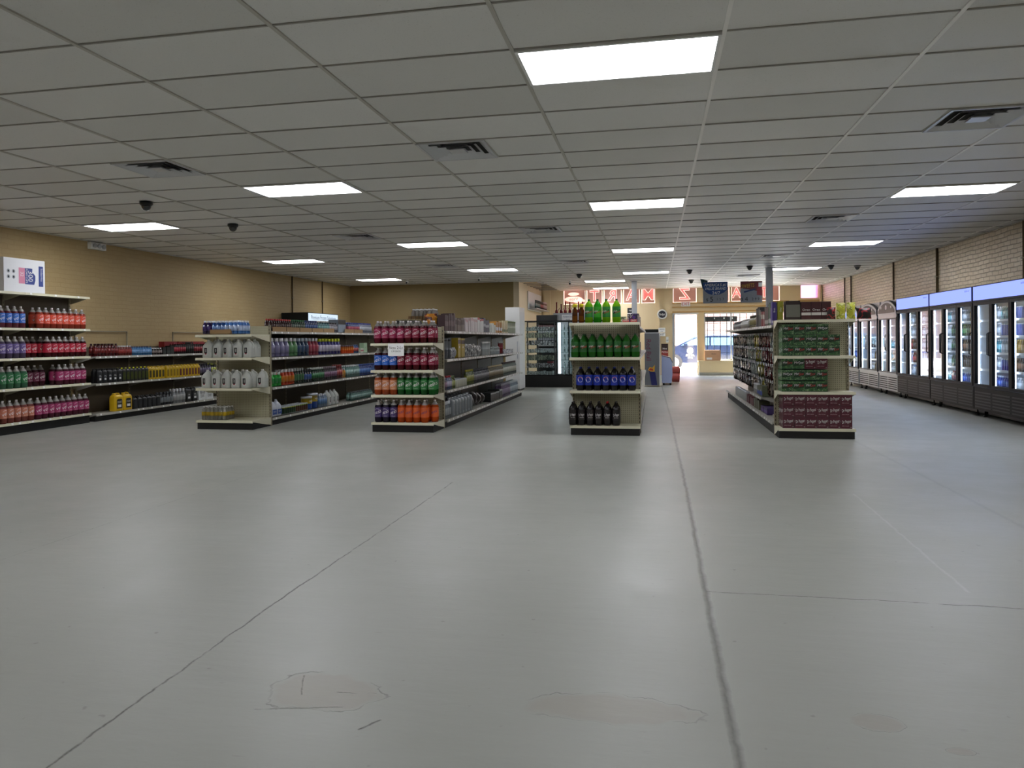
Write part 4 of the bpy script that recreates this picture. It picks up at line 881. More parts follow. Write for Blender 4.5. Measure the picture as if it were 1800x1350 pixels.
run1(.58, 'lower', 10.1, [(small(.21, .05, '2ca03c', '1c7c34', 'b8c0b8', 'flask'), 3, .112, .1, 2, 'bright green soap bottle', 'soap_bottle', B), (small(.24, .048, 'b03818', 'c4701c', 'b4b4b4', 'flask'), 4, .105, .1, 2, 'orange soap bottle', 'soap_bottle', B), (small(.245, .038, '16281c', '3c6c44', '9ca09c', 'flask'), 4, .085, .1, 2, 'dark green slim bottle', 'soap_bottle', B),
  (small(.22, .04, '121c28', '34508c', '1c1c20', 'flask'), 3, .088, .1, 2, 'black-blue spray bottle', 'spray_bottle', B), (small(.23, .034, '14281a', '2c6c3c', 'c8ccc8'), 6, .075, .08, 2, 'green slim bottle', 'soap_bottle', B), (small(.23, .034, '30242c', '74506c', '9c8c94'), 7, .075, .08, 2, 'plum slim bottle', 'soap_bottle', B), (small(.25, .035, '5c1c1c', '8c2c2c', '8c3030'), 3, .076, .08, 2, 'red slim bottle', 'soap_bottle', B),
  (small(.17, .04, 'b87424', 'c48c3c', 'a4a4a4', 'flask'), 2, .09, .1, 1, 'amber squat bottle', 'soap_bottle', B), (small(.22, .035, '5c7c74', '84a09c', 'c0c4c4'), 8, .078, .08, 2, 'pale teal bottle', 'soap_bottle', B), (small(.22, .036, '1c3474', '3c64a8', '2c4484'), 14, .08, .08, 2, 'blue slim bottle', 'soap_bottle', B)])
def canpack(c1, c2):
    a = MB(); b = mat('wrap_'+c1, c1, .35); t_ = mat('wrap_'+c2, c2, .35)
    a.lathe([(.029, 0), (.033, .01), (.033, .095), (.0332, .095), (.0332, .108), (.029, .12), (.028, .122)], 12, b, mf=lambda j: t_ if j == 3 else (M_alu if j > 3 or j == 0 else b)); return [('can', a.mesh('can'))]
CG = canpack('1e3c20', 'a8b02c'); CR = canpack('54301c', '8cb02c')
run1(.12, 'bottom', 10.1, [(gallon(band=('2c4c8c', 'bleach'), cap='d0d4e0', h=.25, w_=.07, body=mat('white_plastic', 'b8bcc8', .35)), 2, .152, .15, 1, 'white bleach jug', 'bleach_jug', 'jug'), (CG, 6, .0685, .07, 3, 'dark green can', 'can', 'can', 0, .04), (CR, 6, .0685, .07, 3, 'brown-green can', 'can', 'can'),
  (small(.24, .1, '24448c', 'b89c2c', 'c8ccd0', 'canister', txt=('wipes', .05, .66, 'e0e4f0')), 2, .21, .2, 1, 'big blue wipes tub', 'wipes_tub', 'tub', 0, .02), (small(.22, .035, '8494a8', '4c74a0', 'c8ccd4'), 4, .075, .08, 2, 'blue-white bottle', 'soap_bottle', B), (K_gal, 3, .158, .155, 1, 'clear water jug', 'water_jug', 'jug', 0, .02),
  (small(.16, .032, '54746c', '7c9c94', '3c4c4c'), 16, .066, .068, 2, 'teal water bottle', 'water_bottle', B, 0, .55)])
# --- aisle side of the soda gondola (faces +X)
A2 = 'shelf of paper-sign aisle'
def run2(z, lvl, y, specs): row(f'{lvl} {A2}', z, '+x', -2.94, y, specs)
RB = '-'
run2(1.395, 'top', 10.12, [(carton(.085, .13, .26, '3a2024', band=(.3, .6, '5c4448')), 6, .09, .14, 1, 'tall maroon box', 'snack_box', 'box'), (carton(.10, .12, .20, '6c6058', band=(.5, .85, '3c2420')), 5, .108, .13, 1, 'brown-white box', 'snack_box', 'box'),
  (carton(.085, .14, .22, 'd0c4c4', band=(.8, 1, 'c8a0a0')), 9, .092, .15, 1, 'pale pink box', 'cereal_box', 'box', 0, .04), (carton(.085, .14, .24, 'cfcdca', band=(.85, 1, 'a82c34')), 5, .092, .15, 1, 'white red-topped box', 'cereal_box', 'box'), (carton(.14, .14, .25, '24243c', band=(.4, .6, '8c8c94')), 3, .15, .15, 1, 'navy box', 'cereal_box', 'box'),
  (carton(.12, .12, .17, 'c8ccc4'), 4, .13, .13, 1, 'low white box', 'cereal_box', 'box'), (carton(.08, .12, .22, 'a8742c', band=(.2, .5, 'c8ccd0')), 7, .088, .13, 1, 'orange-topped box', 'cereal_box', 'box'), (carton(.10, .12, .25, 'c4b48c', band=(.1, .3, '5c6c3c')), 5, .11, .13, 1, 'cream box', 'cereal_box', 'box'), (small(.25, .06, 'b0b49c', 'c4c8b0', '7c8c5c', 'canister'), 7, .125, .13, 1, 'cream canister', 'canister', 'canister')])
GB = [('pouch', bag(.17, .17, .09, print_material('pack_silver', ('8c8c90', 'b0b0b4', '5c5c62', 'a4a09c'), 10), 4))]
GD = [('pouch', bag(.122, .20, .06, print_material('pack_grey', ('4c4c4c', '9c9c98', '2c2c2e', 'c4c4c0'), 14), 5))]
run2(.985, 'upper', 10.12, [(small(.30, .075, '4c4e52', '6c6e72', '2c2e30', 'canister'), 2, .16, .16, 1, 'large grey canister', 'canister', 'canister'), (GB, 2, .18, .12, 1, 'silver pet-food bag', 'pet_food_bag', 'bag'), (carton(.2, .12, .33, '9c8420', band=(.7, .9, '3c1c14'), tx='cat', tsz=.06), 2, .22, .14, 1, 'tall mustard box', 'pet_food_box', 'box'),
  (GD, 8, .135, .09, 2, 'grey crinkled pouch', 'pouch', 'bag', 0, .05), (small(.24, .025, 'a8acac', 'c4c8c8', 'd8d8d8', 'canister'), 6, .10, .08, 1, 'thin white tube', 'tube', 'tube', 0, .1), (small(.15, .035, '8c9494', 'b4bcbc', '9ca4a4', 'canister'), 9, .09, .08, 1, 'short pale tub', 'tub', 'tub'), (small(.24, .02, '6c2024', '8c2c34', 'a4a4a4', 'canister'), 4, .09, .08, 1, 'slim red tube', 'tube', 'tube'), (carton(.09, .1, .08, print_material('pack_silver2', ('8c8c90', 'd0d0d4', '3c3c44'), 20)), 10, .1, .11, 1, 'small silver packet', 'packet', 'packet')])
FD = small(.12, .042, '1e1e1c', 'b8b8a8', '7c7c7c', 'can')
run2(.535, 'lower', 10.12, [(small(.18, .04, '5c5460', '8c6c84', '9c8c94'), 1, .09, .09, 1, 'plum-topped jar', 'jar', 'jar'), (small(.2, .036, '4c5474', 'a8a0b8', 'a82830'), 3, .082, .08, 2, 'red-capped blue bottle', 'sauce_bottle', B), (small(.19, .05, '5c6434', '9ca45c', '4c5c2c', 'flask'), 2, .11, .09, 1, 'olive squat bottle', 'sauce_bottle', B), (FD, 7, .09, .09, 2, 'black white-banded can', 'can', 'can', 0, .02),
  (small(.24, .034, '54602c', '8c8c3c', 'b0a83c'), 6, .08, .08, 1, 'yellow-green bottle', 'sauce_bottle', B), (small(.22, .04, '2c2c30', '747070', '1c1c20'), 13, .087, .09, 2, 'dark jar', 'jar', 'jar'), (small(.24, .038, '54482c', '8c7c60', 'c0ac84'), 15, .085, .09, 1, 'tan-capped brown bottle', 'sauce_bottle', B), (small(.27, .032, '6c746c', 'b0b0a0', '3c2c2c'), 16, .088, .09, 1, 'slim pale bottle', 'sauce_bottle', B), ])
GG = oiljug('7c8286', '5c6266', 'c4c8cc', .075, .075, .28, None)
run2(.115, 'bottom', 10.14, [(small(.25, .042, '7c8084', '9ca0a4', 'c0c4c8', 'flask'), 3, .095, .09, 3, 'grey shiny bottle', 'vinegar_bottle', B), (GG, 7, .175, .16, 2, 'grey gallon jug', 'vinegar_jug', 'jug', 0, .03)])
for k, (y, c, s) in enumerate(((11.98, .20, 1), (12.22, .26, 2), (12.5, .22, 3), (12.78, .2, 4))):
    thing('dark_bag', f'{ordn(k+1)} slumped dark bag from near end, bottom shelf of paper-sign aisle', 'bag', (-3.1, y, .118), PI/2+.1*k, 'dark bags on the bottom shelf', bag(.24, c, .16, mat('pack_soot', '241c1c', .3, coat=.3), s))
run2(.115, 'bottom', 13.0, [(carton(.26, .25, .17, '1a1c1c', band=(.82, 1, '9ca0a0')), 4, .27, .26, 1, 'black white-topped carton', 'carton', 'box'), (small(.27, .045, '5c4c6c', '8c7c98', 'a09ca8', 'flask'), 8, .11, .1, 2, 'purple-grey bottle', 'cleaner_bottle', B), (small(.27, .04, '7c8894', 'a8b4bc', 'c0c8cc', 'flask'), 9, .1, .1, 2, 'clear blue-grey bottle', 'cleaner_bottle', B)])
# things stacked on top of the soda gondola, left half
TG = 'on top of soda gondola'
a = MB()
for i in range(5):
    for j in range(5): a.lathe([(.030, .0), (.030, .13), (.012, .16), (.012, .18)], 8, mat('pack_black_b', '17120f', .3), cx=-.136+.068*i, cy=-.136+.068*j, mf=lambda k: mat('cap_tan', '8c7c58', .4) if k == 2 else mat('pack_black_b', '17120f', .3))
me = a.mesh('bottles')
t = thing('bottle_pack', 'black pack of tan-capped bottles on top of soda gondola behind magenta sodas', 'drink pack', (-3.63, 10.45, 1.402)); link(me, 'bottles', t)
a = MB(); a.box(-.175, .175, -.175, .175, -.003, .0, M_card); a.box(-.175, .175, -.178, -.174, 0, .05, M_black); a.build('tray', t)
t = thing('bottle_pack', 'clear shrink pack of silver-capped bottles stacked highest on soda gondola', 'drink pack', (-3.63, 11.25, 1.602))
a = MB(); sv = mat('pack_pet', '8c847c', .2, transl=.3)
for i in range(6):
    for j in range(4): a.lathe([(.03, 0), (.032, .02), (.032, .10), (.014, .145), (.014, .165)], 8, sv, cx=-.165+.066*i, cy=-.1+.066*j, mf=lambda k: M_tag if k > 2 else sv)
a.build('bottles', t)
topbox('long brown carton under the clear bottle pack on soda gondola', 'carton', 'box', BX(.40, .32, .195, '5c4c34', band=(.2, .6, '7c6a50')), (-3.63, 11.25, 1.402))
thing('chip_bag', 'yellow-green snack bag lying on top of soda gondola', 'bag', (-3.60, 10.75, 1.402), .1, None, bag(.24, .15, .1, M_lime, 31))
thing('chip_bag', 'orange snack bag standing on soda gondola near its post', 'bag', (-3.22, 10.25, 1.402), .2, None, bag(.18, .25, .1, print_material('chip_orange', ('c07818', 'd89c28', 'a8481c', '4c2414'), 12), 32))
thing('chip_bag', 'golden snack bag standing on soda gondola beside orange one', 'bag', (-3.22, 10.42, 1.402), .2, None, bag(.18, .22, .1, print_material('chip_gold', ('b8901c', 'cca430', '3c2c14'), 12), 33))
for k in range(5): thing('snack_box', f'{ordn(k+1)} slanted brown snack carton in the row atop soda gondola', 'box', (-3.76+.052*k, 10.93+.02*k, 1.402), .1, 'brown cartons atop the soda gondola', BX(.045, .16, .24, '6c4c24', band=(.1, .35, 'a89c84')))
# --- green soda gondola, right side (faces +X)
M_hang = print_material('pack_mixed', ('1c1c20', '3c3a38', '4c1c24', '8c8880', '242c40'), 22)
for z, lv in ((1.425, 'top'), (1.018, 'upper'), (.585, 'lower'), (.13, 'bottom')):
    row(f'{lv} shelf of green-soda aisle', z, '+x', -.2, 9.95, [(carton(.11, .1, .17 if z > .2 else .2, M_hang), 16, .13, .11, 1, 'mixed packet', 'packet', 'packet')])
# --- snack aisle (faces -X)
A4 = 'of snack aisle'
def run4(z, lvl, y, specs, front=1.49): row(f'{lvl} {A4}', z, '-x', front, y, specs)
run4(1.415, 'top shelf', 9.92, [(carton(.09, .12, .27, '4a3a78', band=(.1, .3, 'a8a4b8')), 2, .1, .13, 1, 'purple cookie box', 'cookie_box', 'box'), (carton(.1, .12, .28, '34502c', band=(.1, .3, 'a4a8a0')), 2, .11, .13, 1, 'green cookie box', 'cookie_box', 'box'), (carton(.1, .12, .27, '44302c', band=(.1, .3, '9c9890')), 3, .11, .13, 1, 'brown cookie box', 'cookie_box', 'box'), (carton(.1, .12, .20, '7c2c30', band=(.5, .8, 'b8b4a8')), 3, .11, .13, 1, 'red cookie box', 'cookie_box', 'box'),
  (carton(.12, .12, .27, '2c2c30', band=(.6, .9, '6c6860')), 4, .13, .13, 1, 'black cookie box', 'cookie_box', 'box'), (small(.19, .05, '6c6430', '8c8444', '3c3c30', 'flask'), 8, .11, .1, 1, 'olive syrup bottle', 'syrup_bottle', B, 0, .05), (small(.15, .045, '8c8c84', 'b8b8b0', 'c8c8c4'), 10, .105, .1, 1, 'pale jar', 'jar', 'jar', 0, .05), (small(.14, .045, '3c3c40', '8c8c8c', '5c5c5c'), 12, .11, .1, 1, 'grey jar', 'jar', 'jar')])
bagm = {'silver': ('8c9290', 'b4bab8', '5c6462', 'c8ccca'), 'dark red': ('5c1c20', '7c2c30', '341214', 'a89490'), 'brown': ('5c4438', '8c7464', '3c2c24', 'a89c90'), 'yellow': ('8c8430', 'a89c40', '5c5828', 'b8b48c'), 'grey-green': ('5c6c60', '8c9c8c', '3c4840', 'b0b8a8'), 'black': ('2c2c2e', '5c5c5c', '1c1c1e', '8c8c88')}
bagk = {k: [bag(.15, .215, .05, print_material('bag_'+k.replace(' ', '_'), v, 8, .25, coat=.2), i*7+j) for j in range(2)] for i, (k, v) in enumerate(bagm.items())}
hooks = MB(); nh = 0
def hookmesh(mb, ox=0, oy=0, oz=0):
    mb.tube([(ox+0, oy, oz), (ox-.22, oy, oz+.012)], .0035, M_chrome, 4); mb.box(ox-.228, ox-.222, oy-.018, oy+.018, oz-.022, oz+.022, M_tag)
hk = MB(); hookmesh(hk); hkm = hk.mesh('peg_hook')
pat = {0: ['silver']*6+['dark red']*5+['brown', 'brown', 'yellow', 'yellow', 'yellow', 'grey-green']+['grey-green']*5+['black']*14, 1: ['silver']*5+['dark red']*6+['grey-green', 'yellow', 'yellow', 'yellow', 'silver']+['grey-green']*5+['black']*15,
       2: ['grey-green']*5+['dark red']*4+['brown', 'yellow', 'yellow', 'yellow', 'yellow']+['silver']*5+['black']*17, 3: ['silver']*3+['brown']*6+['yellow', 'yellow', 'silver', 'silver']+['brown']*5+['black']*18}
rowname = ['top hook row', 'second hook row', 'third hook row', 'lowest hook row']
cntb = {}
for r, z in enumerate((1.30, 1.085, .86, .63)):
    for i in range(36):
        y = 9.99+.166*i; c = pat[r][i]; jr = rnd.uniform(-.14, .14)
        for dpt in (0, 1):
            key = (c, r, dpt); cntb[key] = cntb.get(key, 0)+1
            thing('snack_bag', f'{ordn(cntb[key])} {c} snack bag from near end, {"front" if dpt == 0 else "back"} on {rowname[r]}', 'snack bag', (1.635+.085*dpt, y, z-.215), -PI/2-.42+jr, f'{c} snack bags on {rowname[r]}', bagk[c][(i+dpt) % 2])
        if nh < 100: o = link(hkm, 'peg_hook', G_E4); o.location = (1.83-1.94, y-9.87, z)
        else: hookmesh(hooks, 1.83-1.94, y-9.87, z)
        nh += 1
hooks.build('peg_hook', G_E4, kind='stuff')
a = MB(); deck(a, 1.2, .30, M_grey, 2, 5); o = a.build('shelf', G_E4); o.rotation_euler = (0, 0, -PI/2); o.location = (-.44, 11.95-9.87+.3, .385)
run4(.39, 'middle ledge', 11.1, [(carton(.26, .14, .15, '5c6048', band=(.1, .5, '24449c'), tx='chips', tsz=.04), 2, .28, .15, 1, 'olive-blue snack carton', 'snack_carton', 'box'), (small(.15, .03, 'a4a4a0', 'c8c8c4', 'd0d0d0', 'canister'), 5, .075, .08, 1, 'white chip tube', 'chip_tube', 'tube')], 1.505)
run4(.165, 'bottom shelf', 9.98, [(carton(.10, .16, .05, '8c8474'), 2, .2, .17, 1, 'flat tan packet', 'packet', 'packet', .04), (carton(.30, .2, .10, '3c2c5c', band=(.2, .6, '5c3c8c')), 2, .32, .2, 1, 'purple snack tray', 'snack_tray', 'box', .03, .3), (carton(.2, .16, .16, '54543c'), 3, .22, .2, 1, 'olive snack carton', 'snack_carton', 'box', 0, .05), (carton(.2, .16, .13, '5c242c'), 4, .22, .2, 1, 'red snack carton', 'snack_carton', 'box', 0, .05), (small(.16, .04, '8c8c88', 'b4b4b0', '9c9c98', 'can'), 16, .1, .1, 1, 'silver can', 'can', 'can')])

# ------------------------------------------------------------------ coolers along the right wall (front faces -X)
M_head = emit('cooler_header', '7b8aee', .80); M_led = emit('cooler_led', 'd4e4ff', 8); M_inner = mat('cooler_liner', 'd4dce4', .4); M_steel = mat('cooler_steel', 'b9bbbd', .32, .5)
CX = 4.86
def cooler(label, yfar, W, nd, style):
    D = XR-CX-.01; Ht = 2.02; t = thing('drinks_cooler', label, 'cooler', (CX, yfar, 0), -PI/2, 'coolers along the right wall'); dark = style == 'black'
    body = M_blackm if dark else M_steel
    a = MB(); a.box(0, .03, .06, D, .1, Ht, body); a.box(W-.03, W, .06, D, .1, Ht, body); a.box(.03, W-.03, D-.03, D, .1, Ht, M_inner); a.box(.03, W-.03, .06, D-.03, 1.76, Ht, body); a.box(.03, W-.03, .06, D-.03, .1, .46, body)
    a.box(.03, .034, .06, D-.03, .46, 1.76, M_inner); a.box(W-.034, W-.03, .06, D-.03, .46, 1.76, M_inner); a.box(.034, W-.034, .07, D-.03, .46, .464, M_inner); a.build('cabinet', t)
    g = MB(); g.box(0, W, .015, .06, .12, .46, body)
    for k in range(6):
        z = .15+.045*k
        for j in range(3 if dark else 2):
            w3 = W/(3 if dark else 2); g.box(j*w3+.03, (j+1)*w3-.03, .010, .016, z, z+.018, M_slot if not dark else mat('grille_grey', '2c2d30', .45))
    g.build('grille', t)
    f = MB()
    for x in (.12, W-.12):
        f.lathe([(.03, 0), (.03, .03), (.012, .035), (.012, .1)], 8, M_black, cx=x, cy=.12); f.lathe([(.03, 0), (.03, .03), (.012, .035), (.012, .1)], 8, M_black, cx=x, cy=D-.1)
    f.box(.02, W-.02, .2, .23, .03, .12, M_black); f.build('casters', t)
    h = MB()
    if dark:
        h.box(0, W, .0, .06, 1.77, Ht, M_blackm); h.box(.025, W-.025, -.006, -.001, 1.795, Ht-.015, M_head); h.text('turbo air', .05, flat(-.009, W-.17, Ht-.06), mat('ink_navy', '20285c', .5), maxw=.2)
    else:
        n = 14; pts = [(0, 1.72)]+[(W*k/n, 1.86+.16*math.sin(PI*k/n)**.8) for k in range(n+1)]+[(W, 1.72)]
        h.prism([(x, z) for x, z in pts], .0, .05, M_blackm)
        h.prism([(x, z) for x, z in [(0, 1.72)]+[(W*k/n, 1.845+.16*math.sin(PI*k/n)**.8) for k in range(n+1)]+[(W, 1.72)]], -.012, -.001, M_alu)
        h.prism([(x, z) for x, z in [(.06, 1.75)]+[(.06+(W-.12)*k/n, 1.80+.17*math.sin(PI*k/n)**.8) for k in range(n+1)]+[(W-.06, 1.75)]], -.018, -.013, M_black if style != 'pepsi' else M_head)
        for kx, kr in ((.5, .055), (.22, .03), (.78, .03)): h.quad([(W*kx+kr*math.cos(2*PI*q/14), -.0205, 1.87+kr*math.sin(2*PI*q/14)) for q in range(14)], M_tag)
        h.text('PEPSI' if style == 'pepsi' else 'cola', .14 if style == 'pepsi' else .05, flat(-.022, W*.5, 1.865), col('1a48c0') if style == 'pepsi' else col('a82030'), maxw=W*.7 if style == 'pepsi' else .09)
        h.box(0, W, .0, .06, 1.66, 1.76, M_steel)
    h.build('header_sign', t)
    wd = W/nd; z0, z1 = .47, (1.76 if dark else 1.66)
    for j in range(nd):
        x0, x1 = j*wd+.004, (j+1)*wd-.004; d = MB(); fw_ = .042
        for q in ((x0, x0+fw_, z0, z1), (x1-fw_, x1, z0, z1), (x0+fw_, x1-fw_, z0, z0+fw_), (x0+fw_, x1-fw_, z1-fw_, z1)): d.box(q[0], q[1], 0, .045, q[2], q[3], M_blackm if dark else M_black)
        if not dark: d.box(x0, x1, -.004, .001, z0-.015, z0+.015, M_alu); d.box(x0, x1, -.004, .001, z1-.02, z1, M_alu)
        dr = d.build('door', t)
        gl = MB(); gl.box(x0+fw_, x1-fw_, .02, .025, z0+fw_, z1-fw_, M_cglass); gl.build('glass', dr)
        hd = MB(); hx = x1-fw_*.5 if j % 2 == 0 else x0+fw_*.5; hd.tube([(hx, 0, .95), (hx, -.035, .97), (hx, -.035, 1.28), (hx, 0, 1.30)], .009, M_chrome if not dark else M_blackm, 6); hd.build('handle', dr)
        lz = MB(); lz.box(x0-.001 if j else .034, x0+.008 if j else .043, .06, .072, z0+.04, z1-.06, M_led); lz.build('light_strip', t)
    for z in SHZ[1:]:
        s = MB(); s.box(.036, W-.036, .085, .092, z-.03, z, M_white)
        for k in range(8): s.box(.036, W-.036, .1+.05*k, .104+.05*k, z-.006, z-.001, M_white)
        x = .05
        while x < W-.05: s.box(x, x+.003, .09, D-.04, z-.010, z-.006, M_white); x += .07
        s.build('wire_shelf', t)
    return t
SHZ = (.466, .74, 1.0, 1.25, 1.49)
CL = [('nearest black cooler', 12.49, 1.79, 3, 'black'), ('second black cooler', 14.31, 1.79, 3, 'black'), ('third black cooler', 16.13, 1.79, 3, 'black'), ('nearer silver cooler', 17.37, 1.21, 2, 'silver'), ('farther silver cooler', 18.93, 1.45, 2, 'silver'), ('cola-sign cooler', 20.25, 1.2, 2, 'pepsi')]
lb = ['black three-door glass cooler at the right edge of the photo, nearest', 'black three-door glass cooler, middle of the three black ones', 'black three-door glass cooler beside the silver ones, whitest inside', 'silver two-door cooler with arched black top, next to black coolers', 'silver two-door cooler with arched top, second from the black ones', 'cooler with a lit blue PEPSI header, farthest from the camera']
for l, (nm, yf, W, nd, st) in zip(lb, CL): cooler(l, yf, W, nd, st)
def cc(body, lab, cap, h=.19, r=.031, shp='round'): return small(h, r, body, lab, cap, shp)
C = dict(blue=cc('2c4c9c', '3c64c4', 'd0d8e8'), red=cc('5c1418', 'b02430', '9c1c24'), white=cc('a8b0b8', 'd0d8e0', 'd8dce4'), green=cc('1c4c24', '3c7c3c', '2c5c2c'), brown=cc('2c1408', '6c4424', '1c1410'), teal=cc('3c8c9c', '7cc0cc', 'c8d8dc'), can=cc('2c4ca0', '2c4ca0', 'c0c0c0', .17, .029, 'can'), canr=cc('a02430', 'a02430', 'c0c0c0', .13, .031, 'can'), black=cc('14100e', '2c2424', '1c1c1c'), gold=cc('8c6c2c', 'a8843c', 'c0a050'), milk=cc('c8ccd0', 'b4c0d0', '5c84c0', .23, .045, 'flask'))
nmC = dict(blue='blue bottle', red='red bottle', white='white bottle', green='green bottle', brown='brown bottle', teal='teal water bottle', can='slim blue can', canr='red can', black='black bottle', gold='amber bottle', milk='milk jug')
SL = ['bottom', 'second', 'middle', 'fourth', 'top']
plan = {0: [['red', 'white', 'blue', 'blue'], ['red', 'brown', 'can', 'white'], ['green', 'gold', 'white', 'teal'], ['white', 'can', 'can', 'white'], ['white', 'can', 'teal', 'white']],
        1: [['white', 'blue', 'red', 'teal'], ['black', 'black', 'green', 'white'], ['brown', 'brown', 'green', 'white'], ['gold', 'green', 'green', 'white'], ['gold', 'white', 'white', 'teal']],
        2: [['blue', 'milk', 'milk', 'white'], ['white', 'milk', 'red', 'milk'], ['black', 'white', 'black', 'red'], ['white', 'white'], ['white', 'white']],
        3: [['teal', 'white'], ['white', 'teal'], ['white', 'teal']], 4: [['black', 'white'], ['gold', 'white'], ['white', 'black']], 5: [['blue', 'white'], ['white', 'blue']]}
for ci, (nm, yf, W, nd, st) in enumerate(CL):
    for si, segs in enumerate(plan[ci]):
        n = int((W-.12)/.074) if ci < 2 else int((W-.12)/.10); per = n//len(segs)
        row(f'{SL[si]} shelf of {nm}', SHZ[si], '-x', CX+.10, yf-W+.06, [(C[s], per, (.074 if ci < 2 else .10), .08, 1, nmC[s], 'drink_bottle' if 'can' not in s else 'drink_can', 'bottle' if 'can' not in s else 'can') for s in segs])
# frozen food cabinet against the left wall
t = thing('freezer_cabinet', 'black freezer with a lit Premium Frozen Selections sign by left wall', 'freezer', (-8.5, 16.88, 0), PI/2)
a = MB(); a.box(0, 1.75, .05, .72, .06, 2.0, M_blackm); a.build('cabinet', t)
a = MB(); a.box(0, 1.75, 0, .05, 1.74, 2.0, M_blackm); a.box(.015, 1.735, -.004, 0, 1.765, 1.985, emit('frozen_sign', 'd6e8f8', .42)); a.text('Premium Frozen Selections', .13, flat(-.006, .875, 1.875), col('3c5c8c'), maxw=1.45, sy=1.2); a.build('header_sign', t)
for j in range(3):
    a = MB(); x0 = .02+.575*j; a.box(x0, x0+.56, 0, .05, .3, 1.72, M_blackm); d_ = a.build('door', t); a = MB(); a.box(x0+.05, x0+.51, -.004, -.001, .35, 1.67, M_cglass); a.build('glass', d_)
# upright white freezer near the end of the soda aisle
t = thing('white_freezer', 'tall plain white freezer standing beyond the paper-sign aisle', 'freezer', (-3.42, 17.72, 0))
a = MB(); a.box(-.18, .18, -.2, .5, .05, 2.06, M_white); a.build('cabinet', t); a = MB(); a.box(-.175, .175, -.23, -.203, .1, 1.55, M_white); a.tube([(.13, -.235, .8), (.13, -.26, .82), (.13, -.26, 1.2), (.13, -.235, 1.22)], .01, M_alu); a.build('door', t); a = MB(); a.box(-.16, .16, -.18, .48, 0, .05, M_black); a.build('plinth', t)

# ------------------------------------------------------------------ counter and tobacco corner
M_slat = mat('slatwall_grey', 'a8a9b0', .5)
t = thing('display_counter', 'glass display counter with a black base at the front left', 'display counter', (0, 0, 0))
a = MB(); a.box(-3.42, -1.3, 19.0, 19.6, 0, .30, M_black); a.build('base', t, label='solid black base')
fr = MB()
for x in (-3.42, -2.60, -2.22, -1.75, -1.33):
    for y in (19.0, 19.57): fr.box(x, x+.03, y, y+.03, .30, 1.76, M_blackm)
for z in (.30, 1.73):
    for y in (19.0, 19.57): fr.box(-3.39, -1.30, y, y+.03, z, z+.03, M_blackm)
fr.build('frame', t)
a = MB(); a.box(-3.39, -1.30, 19.012, 19.018, .33, 1.73, M_glass); a.build('front_glass', t)
CS = (.33, .52, .72, .92, 1.12, 1.31, 1.50)
for z in CS[1:]:
    a = MB(); a.box(-3.38, -1.32, 19.04, 19.56, z-.008, z, glass_material('shelf_glass', 'dcebe8', .15)); a.build('glass_shelf', t)
M_cled = emit('case_led', 'f4fbff', 4.0)
a = MB(); a.box(-2.50, -2.44, 19.10, 19.12, .36, 1.70, M_cled); a.build('light_strip', t)
a = MB(); a.box(-2.58, -1.33, 19.50, 19.53, .33, 1.72, M_slat); a.build('slatwall_back', t)
mk = [print_material('tin_silver', ('8c9494', 'c0c8c8', '5c6464'), 20), print_material('tin_dark', ('2c2c30', '8c8c90', 'b8b8bc'), 20), print_material('tin_olive', ('6c7464', 'a0a890', '3c443c'), 20), print_material('tin_red', ('7c1c24', '9c2c34', 'b8a8a8'), 12)]
cnt = 0
for si, z in enumerate(CS):
    lv = ['bottom', 'second', 'third', 'fourth', 'fifth', 'sixth', 'top'][si]
    r = random.Random(si)
    row(f'{lv} shelf of left display case', z-.002, '-y', 19.05, -3.36, [(carton(.06, .1, .10+.02*(si % 3), mk[(si) % 3]), 10, .075, .11, 1, ['silver', 'dark', 'olive'][si % 3]+' tobacco tin', 'tobacco_tin', 'tin')])
    row(f'{lv} shelf of lit display case', z-.002, '-y', 19.15, -2.40, [(small(.14, .022, '8c9898', '5c6868', '3c4444', ['round', 'flask', 'canister'][si % 3]), 8, .10, .1, 1, 'glass smoking pipe' if si % 2 else 'silver lighter stand', 'glass_pipe' if si % 2 else 'lighter_stand', 'pipe' if si % 2 else 'lighter stand')])
t = thing('red_tote', 'dark red box on a lower shelf of the display counter', 'box', (-2.74, 19.33, .527), 0, None, BX(.16, .2, .15, '6c1c28'))
t = thing('cigarette_rack', 'black cigarette rack with pale packs behind the display counter', 'rack', (-3.02, 20.6, 0))
a = MB(); a.box(-.3, .3, 0, .3, 0, .9, M_black); a.box(-.3, -.27, 0, .3, .9, 1.72, M_black); a.box(.27, .3, 0, .3, .9, 1.72, M_black); a.box(-.27, .27, .27, .3, .9, 1.72, M_black); a.box(-.3, .3, 0, .3, 1.72, 1.96, M_black); a.build('cabinet', t)
for k in range(5): a = MB(); a.box(-.27, .27, .01, .27, .9+.165*k, .91+.165*k, M_black); a.build('shelf', t); 
for k in range(5): row(f'{["bottom", "second", "third", "fourth", "top"][k]} tier of cigarette rack', .908+.165*k, '-y', 20.61, -3.28, [(carton(.055, .08, .10, ['a8a8ac', 'c0b8b8', '8c8c94', 'b8bcc0', '9c7478'][k]), 8, .064, .09, 1, 'cigarette pack', 'cigarette_pack', 'cigarette pack')])
t = thing('tobacco_cabinet', 'grey slatted cabinet with red glass pipes on top, behind the counter', 'cabinet', (-2.35, 21.6, 0))
a = MB(); a.box(-.62, .62, 0, .4, 0, 2.05, M_slat); a.build('cabinet', t)
a = MB()
for k in range(9): a.box(-.61, .61, -.004, 0, .2+.2*k, .212+.2*k, M_slot)
